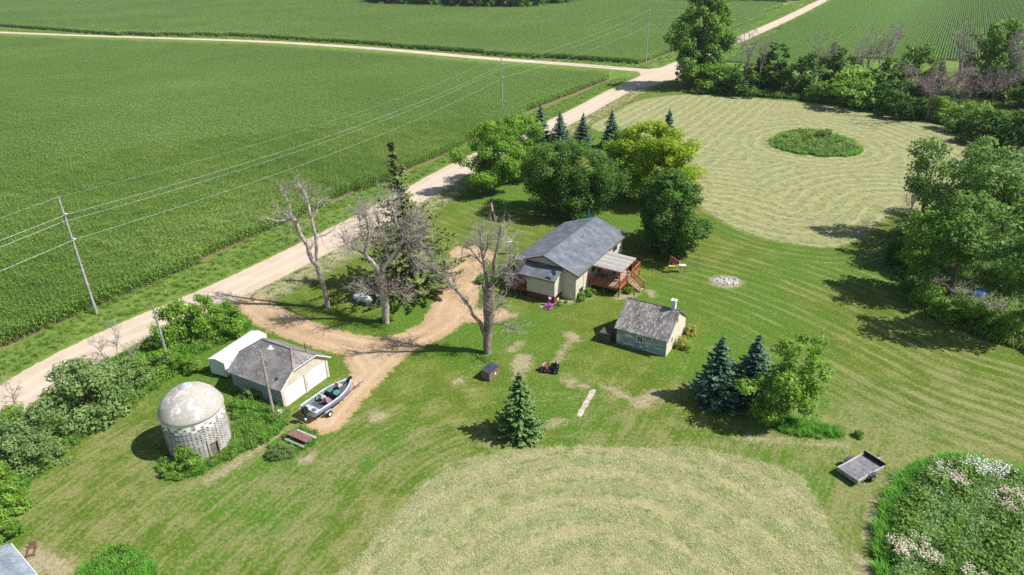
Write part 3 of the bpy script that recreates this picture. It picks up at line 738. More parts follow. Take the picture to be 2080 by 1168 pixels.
def broadleaf(seed, h, rx, hb, mat, shape='round', nb=46, leaf=.24, per=150, trunk=.3, bark=None, br=None, ry=None, gap=.0, lean=(0, 0), nolimb=False, core=.45):
    """returns (crown mesh, trunk mesh); origin at the foot"""
    R = np.random.default_rng(seed); ry = ry or rx; br = br or rx*.27
    C = []; ch = h-hb
    tries = 0
    while len(C) < nb and tries < nb*30:
        tries += 1
        t_ = R.random()          # height fraction in the crown
        if shape == 'round': env = math.sqrt(max(0, 1-(2*t_*.97-.93)**2))
        elif shape == 'umbrella': env = (.55+.6*t_) if t_ < .62 else math.sqrt(max(0, 1-((t_-.62)/.40)**2))*.95
        elif shape == 'column': env = .55+.45*math.sin(math.pi*min(1, t_*1.05)) if t_ < .85 else .6*(1.05-t_)/.2+.2
        elif shape == 'cone': env = 1.02-t_*.85
        elif shape == 'mound': env = math.sqrt(max(0, 1-(t_*.92)**2))
        else: env = .5+.5*math.sin(math.pi*t_)
        a = R.random()*6.283; q_ = R.random()**.5; q_ = core+(1-core)*q_
        env *= (.82+.30*math.sin(a*2+seed)+.12*math.sin(a*3+seed*2+t_*5))
        p = np.array([math.cos(a)*rx*env*q_, math.sin(a)*ry*env*q_, hb+ch*t_*.93])
        p[0] += lean[0]*t_; p[1] += lean[1]*t_
        if all(np.linalg.norm((p-c_)/[1, 1, .8]) > br*(.62 if tries < nb*12 else .35) for c_, _ in C):
            C.append((p, br*R.uniform(.65, 1.25)*(1-.25*t_)))
    Q = []; T = []
    for p, r in C:
        n = int(per*(r/br)**2*R.uniform(.8, 1.15)); d = R.normal(0, 1, (n, 3)); d /= np.linalg.norm(d, axis=1)[:, None]
        rad = r*(R.random(n)**.35)*(1+.18*np.sin(d[:, 0]*7+seed)*np.cos(d[:, 1]*6+p[0]*3)); pos = d*rad[:, None]*[1, 1, .72]+p
        if shape == 'umbrella':
            dr = np.hypot(pos[:, 0], pos[:, 1])/rx; pos[:, 2] -= (dr**3)*R.random(n)*h*.16
        nrm = d*.7+np.array([0, 0, .75])+R.normal(0, .5, (n, 3))
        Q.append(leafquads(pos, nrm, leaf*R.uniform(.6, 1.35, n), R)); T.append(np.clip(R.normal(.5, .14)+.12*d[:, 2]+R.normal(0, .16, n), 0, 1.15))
    crown = quads_mesh('crown', np.concatenate(Q), 4, np.concatenate(T), mat)
    m = MB(); top = np.array([lean[0]*.5, lean[1]*.5, hb+ch*.55])
    limb(m, (0, 0, -.15), top, trunk, trunk*.4, R, .02, 6, 8)
    if not nolimb:
        for p, r in sorted(C, key=lambda c_: R.random())[:max(8, nb//3)]:
            s_ = min(.95, max(.3, (p[2]*.62)/max(top[2], .1))); a = top*s_; limb(m, a, p, trunk*.36*(1-.4*s_), .025, R, .07, 4, 5)
    tr = m.build('trunk', bark or M_BARK, link=False).data
    return crown, tr

def spruce(seed, h, r, mat, nw=20, nb=13, needle=.13, gapz=0, droop=.25, sparse=1.0, thin=None, top_pow=.9, bark=None, base=.0):
    R = np.random.default_rng(seed); Qc = []; Qn = []; S = []; T = []
    m = MB(); m.tube([(0, 0, -.1), (0, 0, h*.5), (0, 0, h*.98)], [h*.016+.03, h*.010, .012], 7)
    for w in range(nw):
        f = w/nw; z = h*(base+(.03+.95*f)*(1-base)); env = r*(1-f)**top_pow
        if thin: env *= thin(f)
        env *= R.uniform(.86, 1.12)
        if f < .06: env *= .9
        n = max(5, int(nb*(1-f*.6))); ph = R.random()*6.28
        for b in range(n):
            if R.random() > sparse: continue
            a = ph+6.283*b/n+R.normal(0, .16); L = env*R.uniform(.70, 1.10)*(1+.13*math.sin(a*2+seed+f*7)+.08*math.sin(a*5+f*11))
            if L < .06: L = .06
            zz = z+R.normal(0, h/nw*.35); ca, sa = math.cos(a), math.sin(a)
            k = max(5, int(L/needle*1.35))
            s_ = np.linspace(.10, 1, k); px = ca*L*s_; py = sa*L*s_; pz = zz-L*droop*(s_-.55*s_**2)+ (.14*L*s_**3)
            for side in (-1, 0, 1):
                w_ = needle*1.1*(1.05-s_)*(L*.9+.3)*side if side else np.zeros(k)
                c_ = np.stack([px-sa*w_, py+ca*w_, pz-np.abs(w_)*.25], 1)+R.normal(0, needle*.35, (k, 3))*[1, 1, .6]
                Qc.append(c_); Qn.append(np.tile([ca*.25, sa*.25, .95], (k, 1))+R.normal(0, .38, (k, 3))); S.append(needle*R.uniform(.75, 1.3, k))
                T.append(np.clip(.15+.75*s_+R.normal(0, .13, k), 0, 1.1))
            if L > .8: m.tube([(0, 0, zz), (px[-1]*.75, py[-1]*.75, pz[int(k*.75)-1])], [.012+L*.008, .006], 3, cap=False)
    # leader
    k = 16; zt = np.linspace(h*.9, h*1.01, k); Qc.append(np.stack([R.normal(0, .04, k), R.normal(0, .04, k), zt], 1)); Qn.append(R.normal(0, 1, (k, 3))); S.append(np.full(k, needle*.7)); T.append(np.full(k, .8))
    c_ = np.concatenate(Qc); q_ = leafquads(c_, np.concatenate(Qn), np.concatenate(S), R, .62)
    return quads_mesh('crown', q_, 4, np.concatenate(T), mat), m.build('trunk', bark or M_BARK, link=False).data

def plant_tree(name, meshes, at, label, cat='tree', group=None, rz=0., sc=1.0, sz=None):
    e = empty(name, (at[0], at[1], 0), rz, label, cat, group)
    for nm, me_ in zip(('crown', 'trunk') if cat == 'tree' else ('foliage', 'stem'), meshes):
        o = bpy.data.objects.new(nm, me_); col.objects.link(o); o.parent = e
    e.scale = (sc, sc, sz or sc)
    return e

# broad trees of the yard
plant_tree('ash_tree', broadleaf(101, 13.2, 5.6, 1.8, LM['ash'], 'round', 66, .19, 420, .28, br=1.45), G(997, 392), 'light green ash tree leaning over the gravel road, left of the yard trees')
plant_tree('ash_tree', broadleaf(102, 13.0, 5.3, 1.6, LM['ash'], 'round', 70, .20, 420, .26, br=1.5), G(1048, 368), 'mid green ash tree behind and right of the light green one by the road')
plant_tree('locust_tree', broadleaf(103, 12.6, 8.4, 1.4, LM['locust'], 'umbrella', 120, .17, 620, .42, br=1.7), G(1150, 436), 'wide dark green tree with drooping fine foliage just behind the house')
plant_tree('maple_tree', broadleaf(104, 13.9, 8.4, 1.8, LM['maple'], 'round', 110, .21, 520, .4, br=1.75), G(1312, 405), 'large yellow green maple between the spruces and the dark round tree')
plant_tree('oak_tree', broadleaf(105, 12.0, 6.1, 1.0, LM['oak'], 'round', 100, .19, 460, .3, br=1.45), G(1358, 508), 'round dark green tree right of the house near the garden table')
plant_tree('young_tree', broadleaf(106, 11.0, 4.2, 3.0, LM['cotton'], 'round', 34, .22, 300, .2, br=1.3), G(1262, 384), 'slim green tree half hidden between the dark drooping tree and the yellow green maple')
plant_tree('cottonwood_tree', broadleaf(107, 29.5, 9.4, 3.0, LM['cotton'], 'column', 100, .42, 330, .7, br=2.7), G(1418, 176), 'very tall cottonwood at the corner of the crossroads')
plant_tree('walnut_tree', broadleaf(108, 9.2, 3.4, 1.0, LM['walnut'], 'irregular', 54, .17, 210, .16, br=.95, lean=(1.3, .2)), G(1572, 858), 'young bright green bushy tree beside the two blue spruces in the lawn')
# spruces
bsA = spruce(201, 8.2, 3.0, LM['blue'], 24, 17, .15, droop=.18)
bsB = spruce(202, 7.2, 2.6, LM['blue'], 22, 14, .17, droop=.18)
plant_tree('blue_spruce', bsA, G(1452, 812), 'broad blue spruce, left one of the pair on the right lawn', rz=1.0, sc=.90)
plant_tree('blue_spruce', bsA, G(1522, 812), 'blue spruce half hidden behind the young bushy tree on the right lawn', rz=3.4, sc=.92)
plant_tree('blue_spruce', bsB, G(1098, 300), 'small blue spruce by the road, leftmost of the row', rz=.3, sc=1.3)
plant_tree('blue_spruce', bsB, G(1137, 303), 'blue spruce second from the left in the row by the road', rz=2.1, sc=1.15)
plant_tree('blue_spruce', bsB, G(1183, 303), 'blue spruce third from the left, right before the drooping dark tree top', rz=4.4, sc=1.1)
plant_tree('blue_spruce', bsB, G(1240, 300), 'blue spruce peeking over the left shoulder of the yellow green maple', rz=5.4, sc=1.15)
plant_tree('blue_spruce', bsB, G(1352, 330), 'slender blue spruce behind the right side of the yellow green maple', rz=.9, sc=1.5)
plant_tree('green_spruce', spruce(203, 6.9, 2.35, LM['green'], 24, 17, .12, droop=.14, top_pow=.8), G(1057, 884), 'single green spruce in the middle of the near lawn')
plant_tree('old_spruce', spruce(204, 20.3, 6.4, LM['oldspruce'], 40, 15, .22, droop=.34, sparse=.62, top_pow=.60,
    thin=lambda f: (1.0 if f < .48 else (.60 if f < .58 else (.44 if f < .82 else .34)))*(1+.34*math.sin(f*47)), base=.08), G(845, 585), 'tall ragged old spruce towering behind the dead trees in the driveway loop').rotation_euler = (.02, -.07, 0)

# dead trees: main limbs follow the photograph, twigs are grown
def twigs(m, a, d, L, r, R, depth):
    n = 4; pts = [np.array(a, float)]; d = d/np.linalg.norm(d)
    for i in range(n):
        d = d+R.normal(0, .20, 3)+np.array([0, 0, .05]); d /= np.linalg.norm(d); pts.append(pts[-1]+d*L/n)
    m.tube(pts, [r*(1-.75*i/n) for i in range(n+1)], 4 if r > .03 else 3, cap=False)
    if depth > 0:
        for _ in range(R.integers(2, 5)):
            k = R.integers(1, n+1); dd = d+R.normal(0, .65, 3); twigs(m, pts[k], dd, L*R.uniform(.45, .75), max(r*.6, .013), R, depth-1)

def dead_tree(name, base, limbs, label, mat, tmat, seed=1, r0=.32, twig=(9, 1.6), depth=2, dens=1.0):
    """limbs: list of (pixel path, start radius, end radius, depth offset at the tip)"""
    bx, by = base; R = np.random.default_rng(seed); m = MB(); tw = MB()
    for path, ra, rb, dy in limbs:
        P = []
        n = len(path)
        for i, (x, y) in enumerate(path):
            yy = by+dy*(i/(n-1) if n > 1 else 0); p = V(x, y, yy); P.append(np.array(p)-[bx, by, 0])
        if path[0][1] > 600 and P[0][2] < .8 and ra > .2: P[0][2] = -.2
        # densify with a little wander
        Q = [P[0]]
        for a, b in zip(P[:-1], P[1:]):
            for s_ in (.5, 1.0):
                q_ = a+(b-a)*s_
                if s_ < 1: q_ = q_+R.normal(0, .04, 3)*np.linalg.norm(b-a)
                Q.append(q_)
        ra, rb = ra*.95, rb*2.1; rad = [ra+(rb-ra)*i/(len(Q)-1) for i in range(len(Q))]
        m.tube(Q, rad, 8, cap=False)
        Ltot = sum(np.linalg.norm(b-a) for a, b in zip(Q[:-1], Q[1:]))
        nt = int(twig[0]*dens*Ltot/4)
        for _ in range(nt):
            k = R.uniform(.35 if ra > .2 else .12, 1.0)*(len(Q)-1); i = int(min(k, len(Q)-2)); p = Q[i]+(Q[i+1]-Q[i])*(k-i)
            d = (Q[i+1]-Q[i]); d = d/np.linalg.norm(d)+R.normal(0, .7, 3)
            twigs(tw, p, d, twig[1]*R.uniform(.5, 1.3), .032, R, depth)
    e = empty(name, (bx, by, 0), 0, label, 'dead tree')
    m.build('trunk', mat, e, True); tw.build('twigs', tmat, e)
    return e

b = G(665, 624)
dead_tree('dead_tree', b, [
  ([(665, 624), (655, 575), (645, 540), (628, 515), (612, 480), (603, 455), (592, 440)], .34, .12, -.5),
  ([(648, 545), (643, 500), (635, 455), (627, 420), (620, 395), (612, 382), (604, 373)], .24, .05, 1.5),
  ([(592, 440), (575, 448), (555, 447), (535, 443)], .10, .03, -1.5), ([(592, 442), (588, 415), (578, 400), (580, 385)], .09, .02, 1),
  ([(594, 445), (575, 430), (560, 418)], .07, .02, 2), ([(606, 470), (590, 470), (578, 474)], .06, .02, 1),
  ([(632, 448), (643, 430), (648, 410), (655, 405)], .09, .02, 1.5), ([(625, 415), (637, 395), (648, 386)], .07, .02, -1), ([(640, 485), (655, 478), (672, 472)], .05, .015, -1)],
  'pale forked dead tree in the driveway loop, nearest the road', M_DEAD, M_TWIG, 3, twig=(13, 1.3), dens=1.0)
b = G(785, 655)
dead_tree('dead_tree', b, [
  ([(785, 655), (783, 625), (778, 595), (775, 570), (772, 555)], .42, .32, 0),
  ([(772, 557), (755, 530), (742, 515), (744, 495), (750, 470), (745, 445), (738, 430)], .26, .05, -1),
  ([(776, 555), (790, 530), (810, 500), (820, 475), (832, 455), (845, 440)], .26, .05, .5),
  ([(742, 517), (725, 508), (712, 498), (700, 492), (690, 475)], .12, .03, -2), ([(818, 478), (805, 450), (798, 425), (790, 405)], .10, .03, 2),
  ([(815, 490), (830, 495), (850, 488), (865, 470)], .08, .02, -2), ([(790, 530), (780, 500), (772, 470), (765, 430)], .10, .02, 3),
  ([(746, 480), (730, 460), (728, 435)], .07, .02, 2), ([(772, 600), (755, 590), (735, 585)], .06, .02, -2), ([(780, 600), (805, 590), (822, 600)], .05, .02, -2), ([(808, 505), (835, 520), (850, 545)], .07, .02, -2)],
  'thick dead tree with dense grey twigs in the middle of the driveway loop', M_DEAD, M_TWIG, 4, twig=(38, 1.6), depth=2)
b = G(990, 716)
dead_tree('dead_tree', b, [
  ([(990, 716), (990, 690), (993, 650), (992, 610), (990, 580)], .42, .30, 0),
  ([(988, 690), (975, 655), (955, 625), (935, 598), (915, 578), (895, 558), (878, 543)], .24, .05, -1.5),
  ([(990, 582), (984, 545), (980, 515), (977, 490), (972, 465)], .20, .04, 1), ([(992, 582), (1003, 560), (1003, 530), (1010, 500), (1015, 475), (1018, 460)], .20, .03, -1),
  ([(996, 565), (1020, 550), (1040, 535), (1048, 515)], .09, .02, -1.5), ([(985, 545), (970, 525), (955, 505), (940, 500)], .08, .02, 2), ([(995, 640), (1010, 625), (1030, 615)], .06, .02, -2),
  ([(1008, 505), (1018, 490), (1026, 480)], .05, .015, 1), ([(920, 583), (922, 568), (925, 558)], .05, .015, .5), ([(993, 660), (1020, 658), (1045, 670)], .05, .015, -2), ([(982, 525), (990, 500), (990, 480)], .07, .02, -1)],
  'dead tree with one long leaning limb, in front of the house porch', M_DEADD, M_TWIG, 5, twig=(22, 1.5), depth=2)

def bare_tree_mesh(seed, h, spread, mat, tm, n=7, dens=1.0):
    R = np.random.default_rng(seed); m = MB(); tw = MB()
    top = np.array([R.normal(0, .4), R.normal(0, .4), h*.55]); limb(m, (0, 0, -.1), top, h*.017, h*.009, R, .03, 5, 6)
    for i in range(n):
        a = 6.283*i/n+R.normal(0, .3); s_ = R.uniform(.45, 1.0); st = top*s_; e_ = np.array([math.cos(a)*spread*R.uniform(.5, 1), math.sin(a)*spread*R.uniform(.5, 1), h*R.uniform(.72, 1.0)])
        P = limb(m, st, e_, h*.008, .02, R, .07, 5, 4)
        for _ in range(int(9*dens)):
            p = P[R.integers(1, len(P))]; twigs(tw, p, (e_-st)/np.linalg.norm(e_-st)+R.normal(0, .6, 3), h*.13*R.uniform(.6, 1.2), max(.022, h*.0035), R, 2)
    return m.build('branches', mat, link=False).data, tw.build('twigs', tm, link=False).data
def bare(name, meshes, at, label, sc=1., rz=0., cat='dead tree', group=None, sz=None):
    e = empty(name, (at[0], at[1], 0), rz, label, cat, group)
    for nm, me_ in zip(('branches', 'twigs'), meshes):
        o = bpy.data.objects.new(nm, me_); col.objects.link(o); o.parent = e
    e.scale = (sc, sc, sz or sc); return e

# ---------------------------------------------------------------- hedge, shrubs, clumps and the tree belt
def far_scale(p): return math.hypot(*p)
SH = [broadleaf(301+i, 3.4, 2.3, .1, LM['shrub'], 'mound', 34, .13, 190, .07, br=.75) for i in range(3)]
SO = [broadleaf(311+i, 4.2, 3.0, .1, LM['olive'], 'mound', 46, .14, 200, .09, br=.85) for i in range(2)]
SW = [broadleaf(321+i, 4.0, 2.6, .1, LM['walnut'], 'mound', 34, .15, 170, .07, br=.8) for i in range(2)]
SY = [broadleaf(331, 2.6, 2.0, .1, LM['yellow'], 'mound', 24, .13, 150, .06, br=.65)]
def shrub(mesh, px, label, sc=1., rz=0., sz=None, group=None, name='shrub'):
    return plant_tree(name, mesh, G(*px), label, 'shrub', group, rz, sc, sz)
shrub(SO[0], (185, 835), 'big rounded olive green shrub filling the left hedge above the mown strip', 1.35, .4)
shrub(SO[1], (95, 900), 'olive green shrub below and left of the biggest hedge shrub', 1.05, 1.9)
shrub(SO[0], (75, 945), 'low olive shrub at the lower left end of the hedge', .8, 3.9)
shrub(SO[1], (250, 795), 'olive drooping shrub left of the bare saplings', .9, 5.0)
shrub(SH[0], (370, 700), 'tall dark green shrub right behind the grey metal pole', 1.15, .2, 1.6)
shrub(SW[0], (425, 680), 'thin leafy shrub between the dark one and the rounded bright one by the road', .85, 1.2, 1.3)
shrub(SW[1], (468, 672), 'rounded bright green shrub at the road end of the hedge', .92, 2.2)
shrub(SH[1], (330, 760), 'green shrub at the foot of the grey metal pole', .85, 2.9)
shrub(SH[2], (270, 775), 'dark green shrub just above the concrete crib along the hedge', .8, 4.1)
shrub(SH[0], (385, 755), 'low green shrub between the metal pole and the white trailer', .6, 5.2)
shrub(SH[1], (20, 890), 'green shrub cut by the left picture edge, level with the biggest shrub', .95, .8)
shrub(SH[2], (0, 990), 'shrub at the left picture edge below the hedge', .75, 2.5)
shrub(SW[0], (5, 1045), 'yellow green shrub at the left picture edge', .75, .5)
shrub(SW[1], (-10, 1100), 'yellow green shrub lowest on the left picture edge', .6, 3.5)
shrub(SH[0], (385, 945), 'bright green bush growing against the foot of the concrete crib', .62, 1.4)
shrub(SH[1], (352, 965), 'small dark bush at the left foot of the concrete crib', .36, 3.)
shrub(SO[0], (520, 812), 'small grey green bush against the blue garage side', .34, 4.)
shrub(SO[1], (572, 925), 'scraggly grey green bush below the picnic table', .33, 2.)
shrub(SW[0], (788, 650), 'clump of green suckers at the foot of the thick dead tree', .30, 2.)
shrub(SH[2], (1745, 888), 'low dark tuft at the right end of the long grass by the bushy tree', .22, 2.)
TW = [bare_tree_mesh(340+i, 4.6, 1.8, M_DEAD, M_TWIG, 6) for i in range(1)]
bare('bare_sapling', TW[0], G(240, 738), 'small leafless sapling against the gravel road, left of the grey metal pole', .95, .3)
bare('bare_sapling', TW[0], G(216, 732), 'smallest leafless sapling, left of the other by the gravel road', .62, 2.)
bare('bare_sapling', TW[0], G(278, 742), 'thin leafless sapling between the other bare one and the grey metal pole', .7, 4.)
bare('bare_sapling', TW[0], G(40, 850), 'leafless grey sapling in the left hedge near the picture edge', .9, 1.)

# right-hand clump
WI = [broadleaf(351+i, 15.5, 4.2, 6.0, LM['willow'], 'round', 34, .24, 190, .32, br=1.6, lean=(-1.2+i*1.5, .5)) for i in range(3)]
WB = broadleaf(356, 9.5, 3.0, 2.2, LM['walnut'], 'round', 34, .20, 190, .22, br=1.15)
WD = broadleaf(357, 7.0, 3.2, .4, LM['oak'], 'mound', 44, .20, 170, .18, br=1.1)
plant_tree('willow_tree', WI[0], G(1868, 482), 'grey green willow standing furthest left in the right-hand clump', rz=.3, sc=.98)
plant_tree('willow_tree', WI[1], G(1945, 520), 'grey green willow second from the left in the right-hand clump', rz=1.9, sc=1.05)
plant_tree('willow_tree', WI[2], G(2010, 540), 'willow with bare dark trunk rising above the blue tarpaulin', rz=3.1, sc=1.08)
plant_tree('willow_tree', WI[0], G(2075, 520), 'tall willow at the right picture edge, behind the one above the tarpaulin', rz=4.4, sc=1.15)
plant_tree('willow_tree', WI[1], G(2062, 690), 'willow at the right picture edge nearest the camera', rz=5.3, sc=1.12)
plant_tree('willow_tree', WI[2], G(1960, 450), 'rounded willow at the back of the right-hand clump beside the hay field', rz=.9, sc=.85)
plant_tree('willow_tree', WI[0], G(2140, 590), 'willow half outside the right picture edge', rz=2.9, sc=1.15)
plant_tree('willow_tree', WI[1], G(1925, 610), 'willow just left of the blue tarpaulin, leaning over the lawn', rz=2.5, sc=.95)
shrub(SW[1], (1640, 292), 'small bush among the weeds of the unmown island, left one', .55, 1.)
shrub(SO[0], (1672, 284), 'tallest bush on the unmown island in the hay field', .62, 1.)
shrub(SH[1], (1705, 297), 'small bush among the weeds of the unmown island, right one', .5, 2.)
plant_tree('leafy_tree', WB, G(1872, 596), 'bright yellow green tree at the front left of the right-hand clump', rz=.4, sc=1.22)
plant_tree('leafy_tree', WB, G(1925, 560), 'bright green tree just right of the front one in the right-hand clump', rz=2.4, sc=1.02)
plant_tree('leafy_tree', WD, G(1832, 540), 'low dark leafy tree at the left corner of the right-hand clump', rz=.4, sc=.85)
shrub(SH[0], (1880, 628), 'dark green shrub at the lawn edge of the right-hand clump, leftmost', 1.0, .6)
shrub(SH[1], (1935, 655), 'dark green shrub at the lawn edge left of the bright one', .85, 1.6)
shrub(SH[2], (1985, 668), 'shrub at the lawn edge below the blue tarpaulin', .8, 2.6)
shrub(SW[0], (2050, 685), 'bright green shrub at the lawn edge near the right picture edge', .9, 3.6)
shrub(SH[0], (1842, 592), 'small round shrub at the left foot of the brush heap', .45, 4.6)
shrub(SH[1], (2110, 700), 'shrub cut by the right picture edge below the willows', 1.0, 1.1)
TB = [bare_tree_mesh(361+i, 5.0, 3.4, M_DEAD, M_TWIG, 9, 1.6) for i in range(2)]
bare('brush_heap', TB[0], G(1885, 592), 'heap of pale dead branches at the front of the right-hand clump', .75, 0, 'brush heap', sz=.5)
bare('brush_heap', TB[1], G(1945, 612), 'heap of grey dead branches left of the blue tarpaulin', .8, 1., 'brush heap', sz=.5)
bare('brush_heap', TB[0], G(2015, 640), 'dark dead branches right below the blue tarpaulin', .85, 3., 'brush heap', sz=.45)
M_TARP = plain('blue_tarpaulin', (.015, .075, .26), .45, var=.35, scale=2, bump=.4)
tb = MB(); tx, ty = G(1985, 608)
R_ = np.random.default_rng(9); gridn = 9; vs = []
for i in range(gridn):
    for j in range(gridn):
        x_ = (i/(gridn-1)-.5)*2.3; y_ = (j/(gridn-1)-.5)*2.6; z_ = 1.5*math.exp(-(x_*x_*.6+y_*y_*.5))-.12+R_.normal(0, .08); vs.append((x_, y_, z_+.12))
tb.add(vs, [(i*gridn+j, (i+1)*gridn+j, (i+1)*gridn+j+1, i*gridn+j+1) for i in range(gridn-1) for j in range(gridn-1)])
o = tb.build('tarpaulin', M_TARP, smooth=True); o.location = (tx, ty, .02); tag(o, 'crumpled blue tarpaulin over a heap under the right-hand trees', 'tarpaulin')

# tree belt behind the hay field
CE = [broadleaf(371+i, 9.5, 2.1, 1.4, LM['oak'], 'column', 30, .26, 150, .16, br=.9) for i in range(2)]
BT = [broadleaf(374+i, 10.5, 3.8, 1.2, LM['cotton'] if i else LM['locust'], 'irregular', 40, .30, 150, .2, br=1.35) for i in range(3)]
BS = [broadleaf(378+i, 6.0, 4.3, .2, LM['shrub'] if i else LM['oak'], 'mound', 44, .27, 140, .12, br=1.3) for i in range(2)]
DT = [bare_tree_mesh(381+i, 12.5, 2.6, M_DEAD, M_TWIG, 8, 1.3) for i in range(2)]
DP = [bare_tree_mesh(391+i, 6.2, 4.6, M_DEADD, M_TWIGP, 12, 2.2) for i in range(2)]
def hpx(b_, t_):
    g_ = G(*b_); r_ = ray(*t_); return CAM_H+r_[2]*math.hypot(*g_)/math.hypot(r_[0], r_[1])
def fit(b_, t_, h0): return hpx(b_, t_)/h0
def belt(kind, lst, b_, t_, label, rz, w=1.):
    s_ = fit(b_, t_, {'ce': 9.5, 'bt': 10.5, 'bs': 6.0}[kind])*1.06; w = w*1.18
    if kind == 'bs': return plant_tree('shrub', lst, G(*b_), label, 'shrub', None, rz, s_*w, s_)
    return plant_tree('leafy_tree', lst, G(*b_), label, 'tree', None, rz, s_*w, s_)
belt('bs', BS[1], (1462, 186), (1462, 130), 'green shrub at the foot of the tall cottonwood', .3, 1.0)
belt('bs', BS[0], (1505, 190), (1505, 135), 'dark shrub under the first thin dead tree of the belt', 1.1)
belt('ce', CE[0], (1570, 188), (1570, 88), 'dark columnar tree, leftmost of the tree belt', .2, 1.1)
belt('ce', CE[1], (1543, 186), (1545, 110), 'slim dark tree just left of the columnar one', 1.2, .9)
belt('bt', BT[0], (1622, 196), (1625, 108), 'dark tree second in the belt with a bare patch of road behind', .8, .85)
belt('bs', BS[1], (1660, 205), (1660, 165), 'low bright green shrub in front of the second dark tree of the belt', 2.2, .8)
belt('bt', BT[0], (1693, 190), (1690, 92), 'dark bushy tree beside the twin pale dead tops', 3.3, .8)
belt('bs', BS[1], (1735, 214), (1735, 140), 'large rounded green shrub in the middle of the belt', 4.1, 1.15)
belt('bs', BS[0], (1775, 222), (1780, 165), 'dark green shrub right of the large rounded one', 5.2)
belt('bt', BT[1], (1805, 214), (1812, 118), 'dark green leaning tree, left one of a pair', .1, .8)
belt('bt', BT[2], (1842, 205), (1845, 92), 'dark green leaning tree, right one of a pair', 1.0, .75)
belt('bt', BT[0], (1888, 205), (1887, 125), 'dark tree top above the purplish brush', 2.0, .7)
belt('bs', BS[0], (1830, 238), (1830, 190), 'dark shrub left of the purplish brush', 3.)
belt('bt', BT[1], (1990, 205), (1978, 42), 'tall dark green tree with ragged top near the right picture edge', 4., .62)
belt('bt', BT[2], (2018, 200), (2022, 85), 'leaning side of the ragged trees near the right picture edge', 5., .6)
belt('bs', BS[1], (2055, 205), (2060, 133), 'green rounded shrub at the right edge behind the purplish brush', .4, 1.1)
belt('bt', BT[0], (2085, 230), (2082, 140), 'dark tree cut by the right picture edge', 1.4)
belt('bs', BS[1], (1965, 268), (1968, 208), 'green shrub at the hay field edge below the purplish brush', 2.4, .95)
belt('bs', BS[0], (2010, 288), (2012, 222), 'dark shrub at the hay field edge, second from the right', 3.4)
belt('bs', BS[0], (2065, 305), (2062, 225), 'dark shrub at the hay field edge by the right picture edge', 4.4, 1.1)
belt('bs', BS[1], (1905, 245), (1905, 195), 'green shrub between the brush and the hay field', 5.4, .8)
belt('bs', BS[0], (2120, 300), (2120, 215), 'shrub just past the right picture edge', 1.7, 1.1)
def dead(lst, b_, t_, label, rz, w=.8, h0=12.5, nm='dead_tree'):
    s_ = fit(b_, t_, h0)*1.06; w *= 1.25; return bare(nm, lst, G(*b_), label, s_*w, rz, sz=s_)
dead(DT[0], (1508, 190), (1510, 62), 'thin dead tree, leftmost of the belt', .2, .5)
dead(DT[1], (1540, 190), (1538, 75), 'thin dead tree beside the columnar dark tree', 1.2, .45)
dead(DT[0], (1658, 190), (1655, 78), 'pale twiggy dead tree above the second dark tree', 2.2, .8)
dead(DT[1], (1752, 195), (1765, 68), 'pale dead tree left of the tallest dead one', 3.2, .7)
dead(DT[0], (1788, 200), (1793, 52), 'tallest dead tree in the middle of the belt', 4.2, .6)
dead(DT[1], (1930, 215), (1930, 58), 'dead tree with dark trunk left of the tall ragged tree', 5.2, .7)
dead(DT[0], (2038, 215), (2068, 68), 'dead leaning tree right of the tall ragged tree', .7, .8)
dead(DT[1], (2065, 220), (2075, 85), 'dead tree at the right picture edge behind the belt', 1.7, .7)
dead(DT[1], (1730, 190), (1722, 95), 'small faint dead tree near the large rounded shrub', 2.9, .6)
dead(DP[0], (1880, 246), (1885, 142), 'wide purplish leafless brush in the belt, left one', .4, .85, 6.2, 'leafless_brush')
dead(DP[1], (1940, 235), (1945, 150), 'wide purplish leafless brush in the belt, middle one', 1.4, .9, 6.2, 'leafless_brush')
dead(DP[0], (2010, 225), (2015, 145), 'wide purplish leafless brush in the belt, right one', 2.4, .85, 6.2, 'leafless_brush')
dead(DT[1], (2050, 372), (2052, 305), 'leafless purplish tree behind the right-hand clump', 3.4, .9)
dead(DT[0], (1845, 460), (1835, 360), 'bare grey top showing at the back left of the right-hand clump', 3.9, .8)
# far wood at the top edge
far_tree = [hidden('far_crown', broadleaf(401+i, 11, 5.5, .3, LM['oak'], 'mound', 40, .6, 60, .3, br=1.9)[0]) for i in range(2)]
wp = in_poly(GP([(758, 6), (760, 12), (900, 18), (1040, 22), (1100, 19), (1150, 11), (1185, 6)])+[(90, 760), (-120, 760)], .02, 41)
scatter('far_wood', wp, far_tree, (1.0, 1.5), 'dark block of woodland at the top edge of the picture', 'wood', seed=41)
scatter('cottonwood_brush', in_poly(GP([(1385, 168), (1470, 150), (1600, 176), (1590, 186), (1420, 184)]), .25, 42, notroad), w_green, (1.5, 3.2), 'green brush at the foot of the tall cottonwood', 'undergrowth', seed=42)
shrub(SH[2], (1374, 165), 'small green bush at the foot of the stop sign', .32, 1.)
shrub(SH[1], (1256, 183), 'lone dark bush on the verge beside the gravel road before the crossing', .38, 2.)

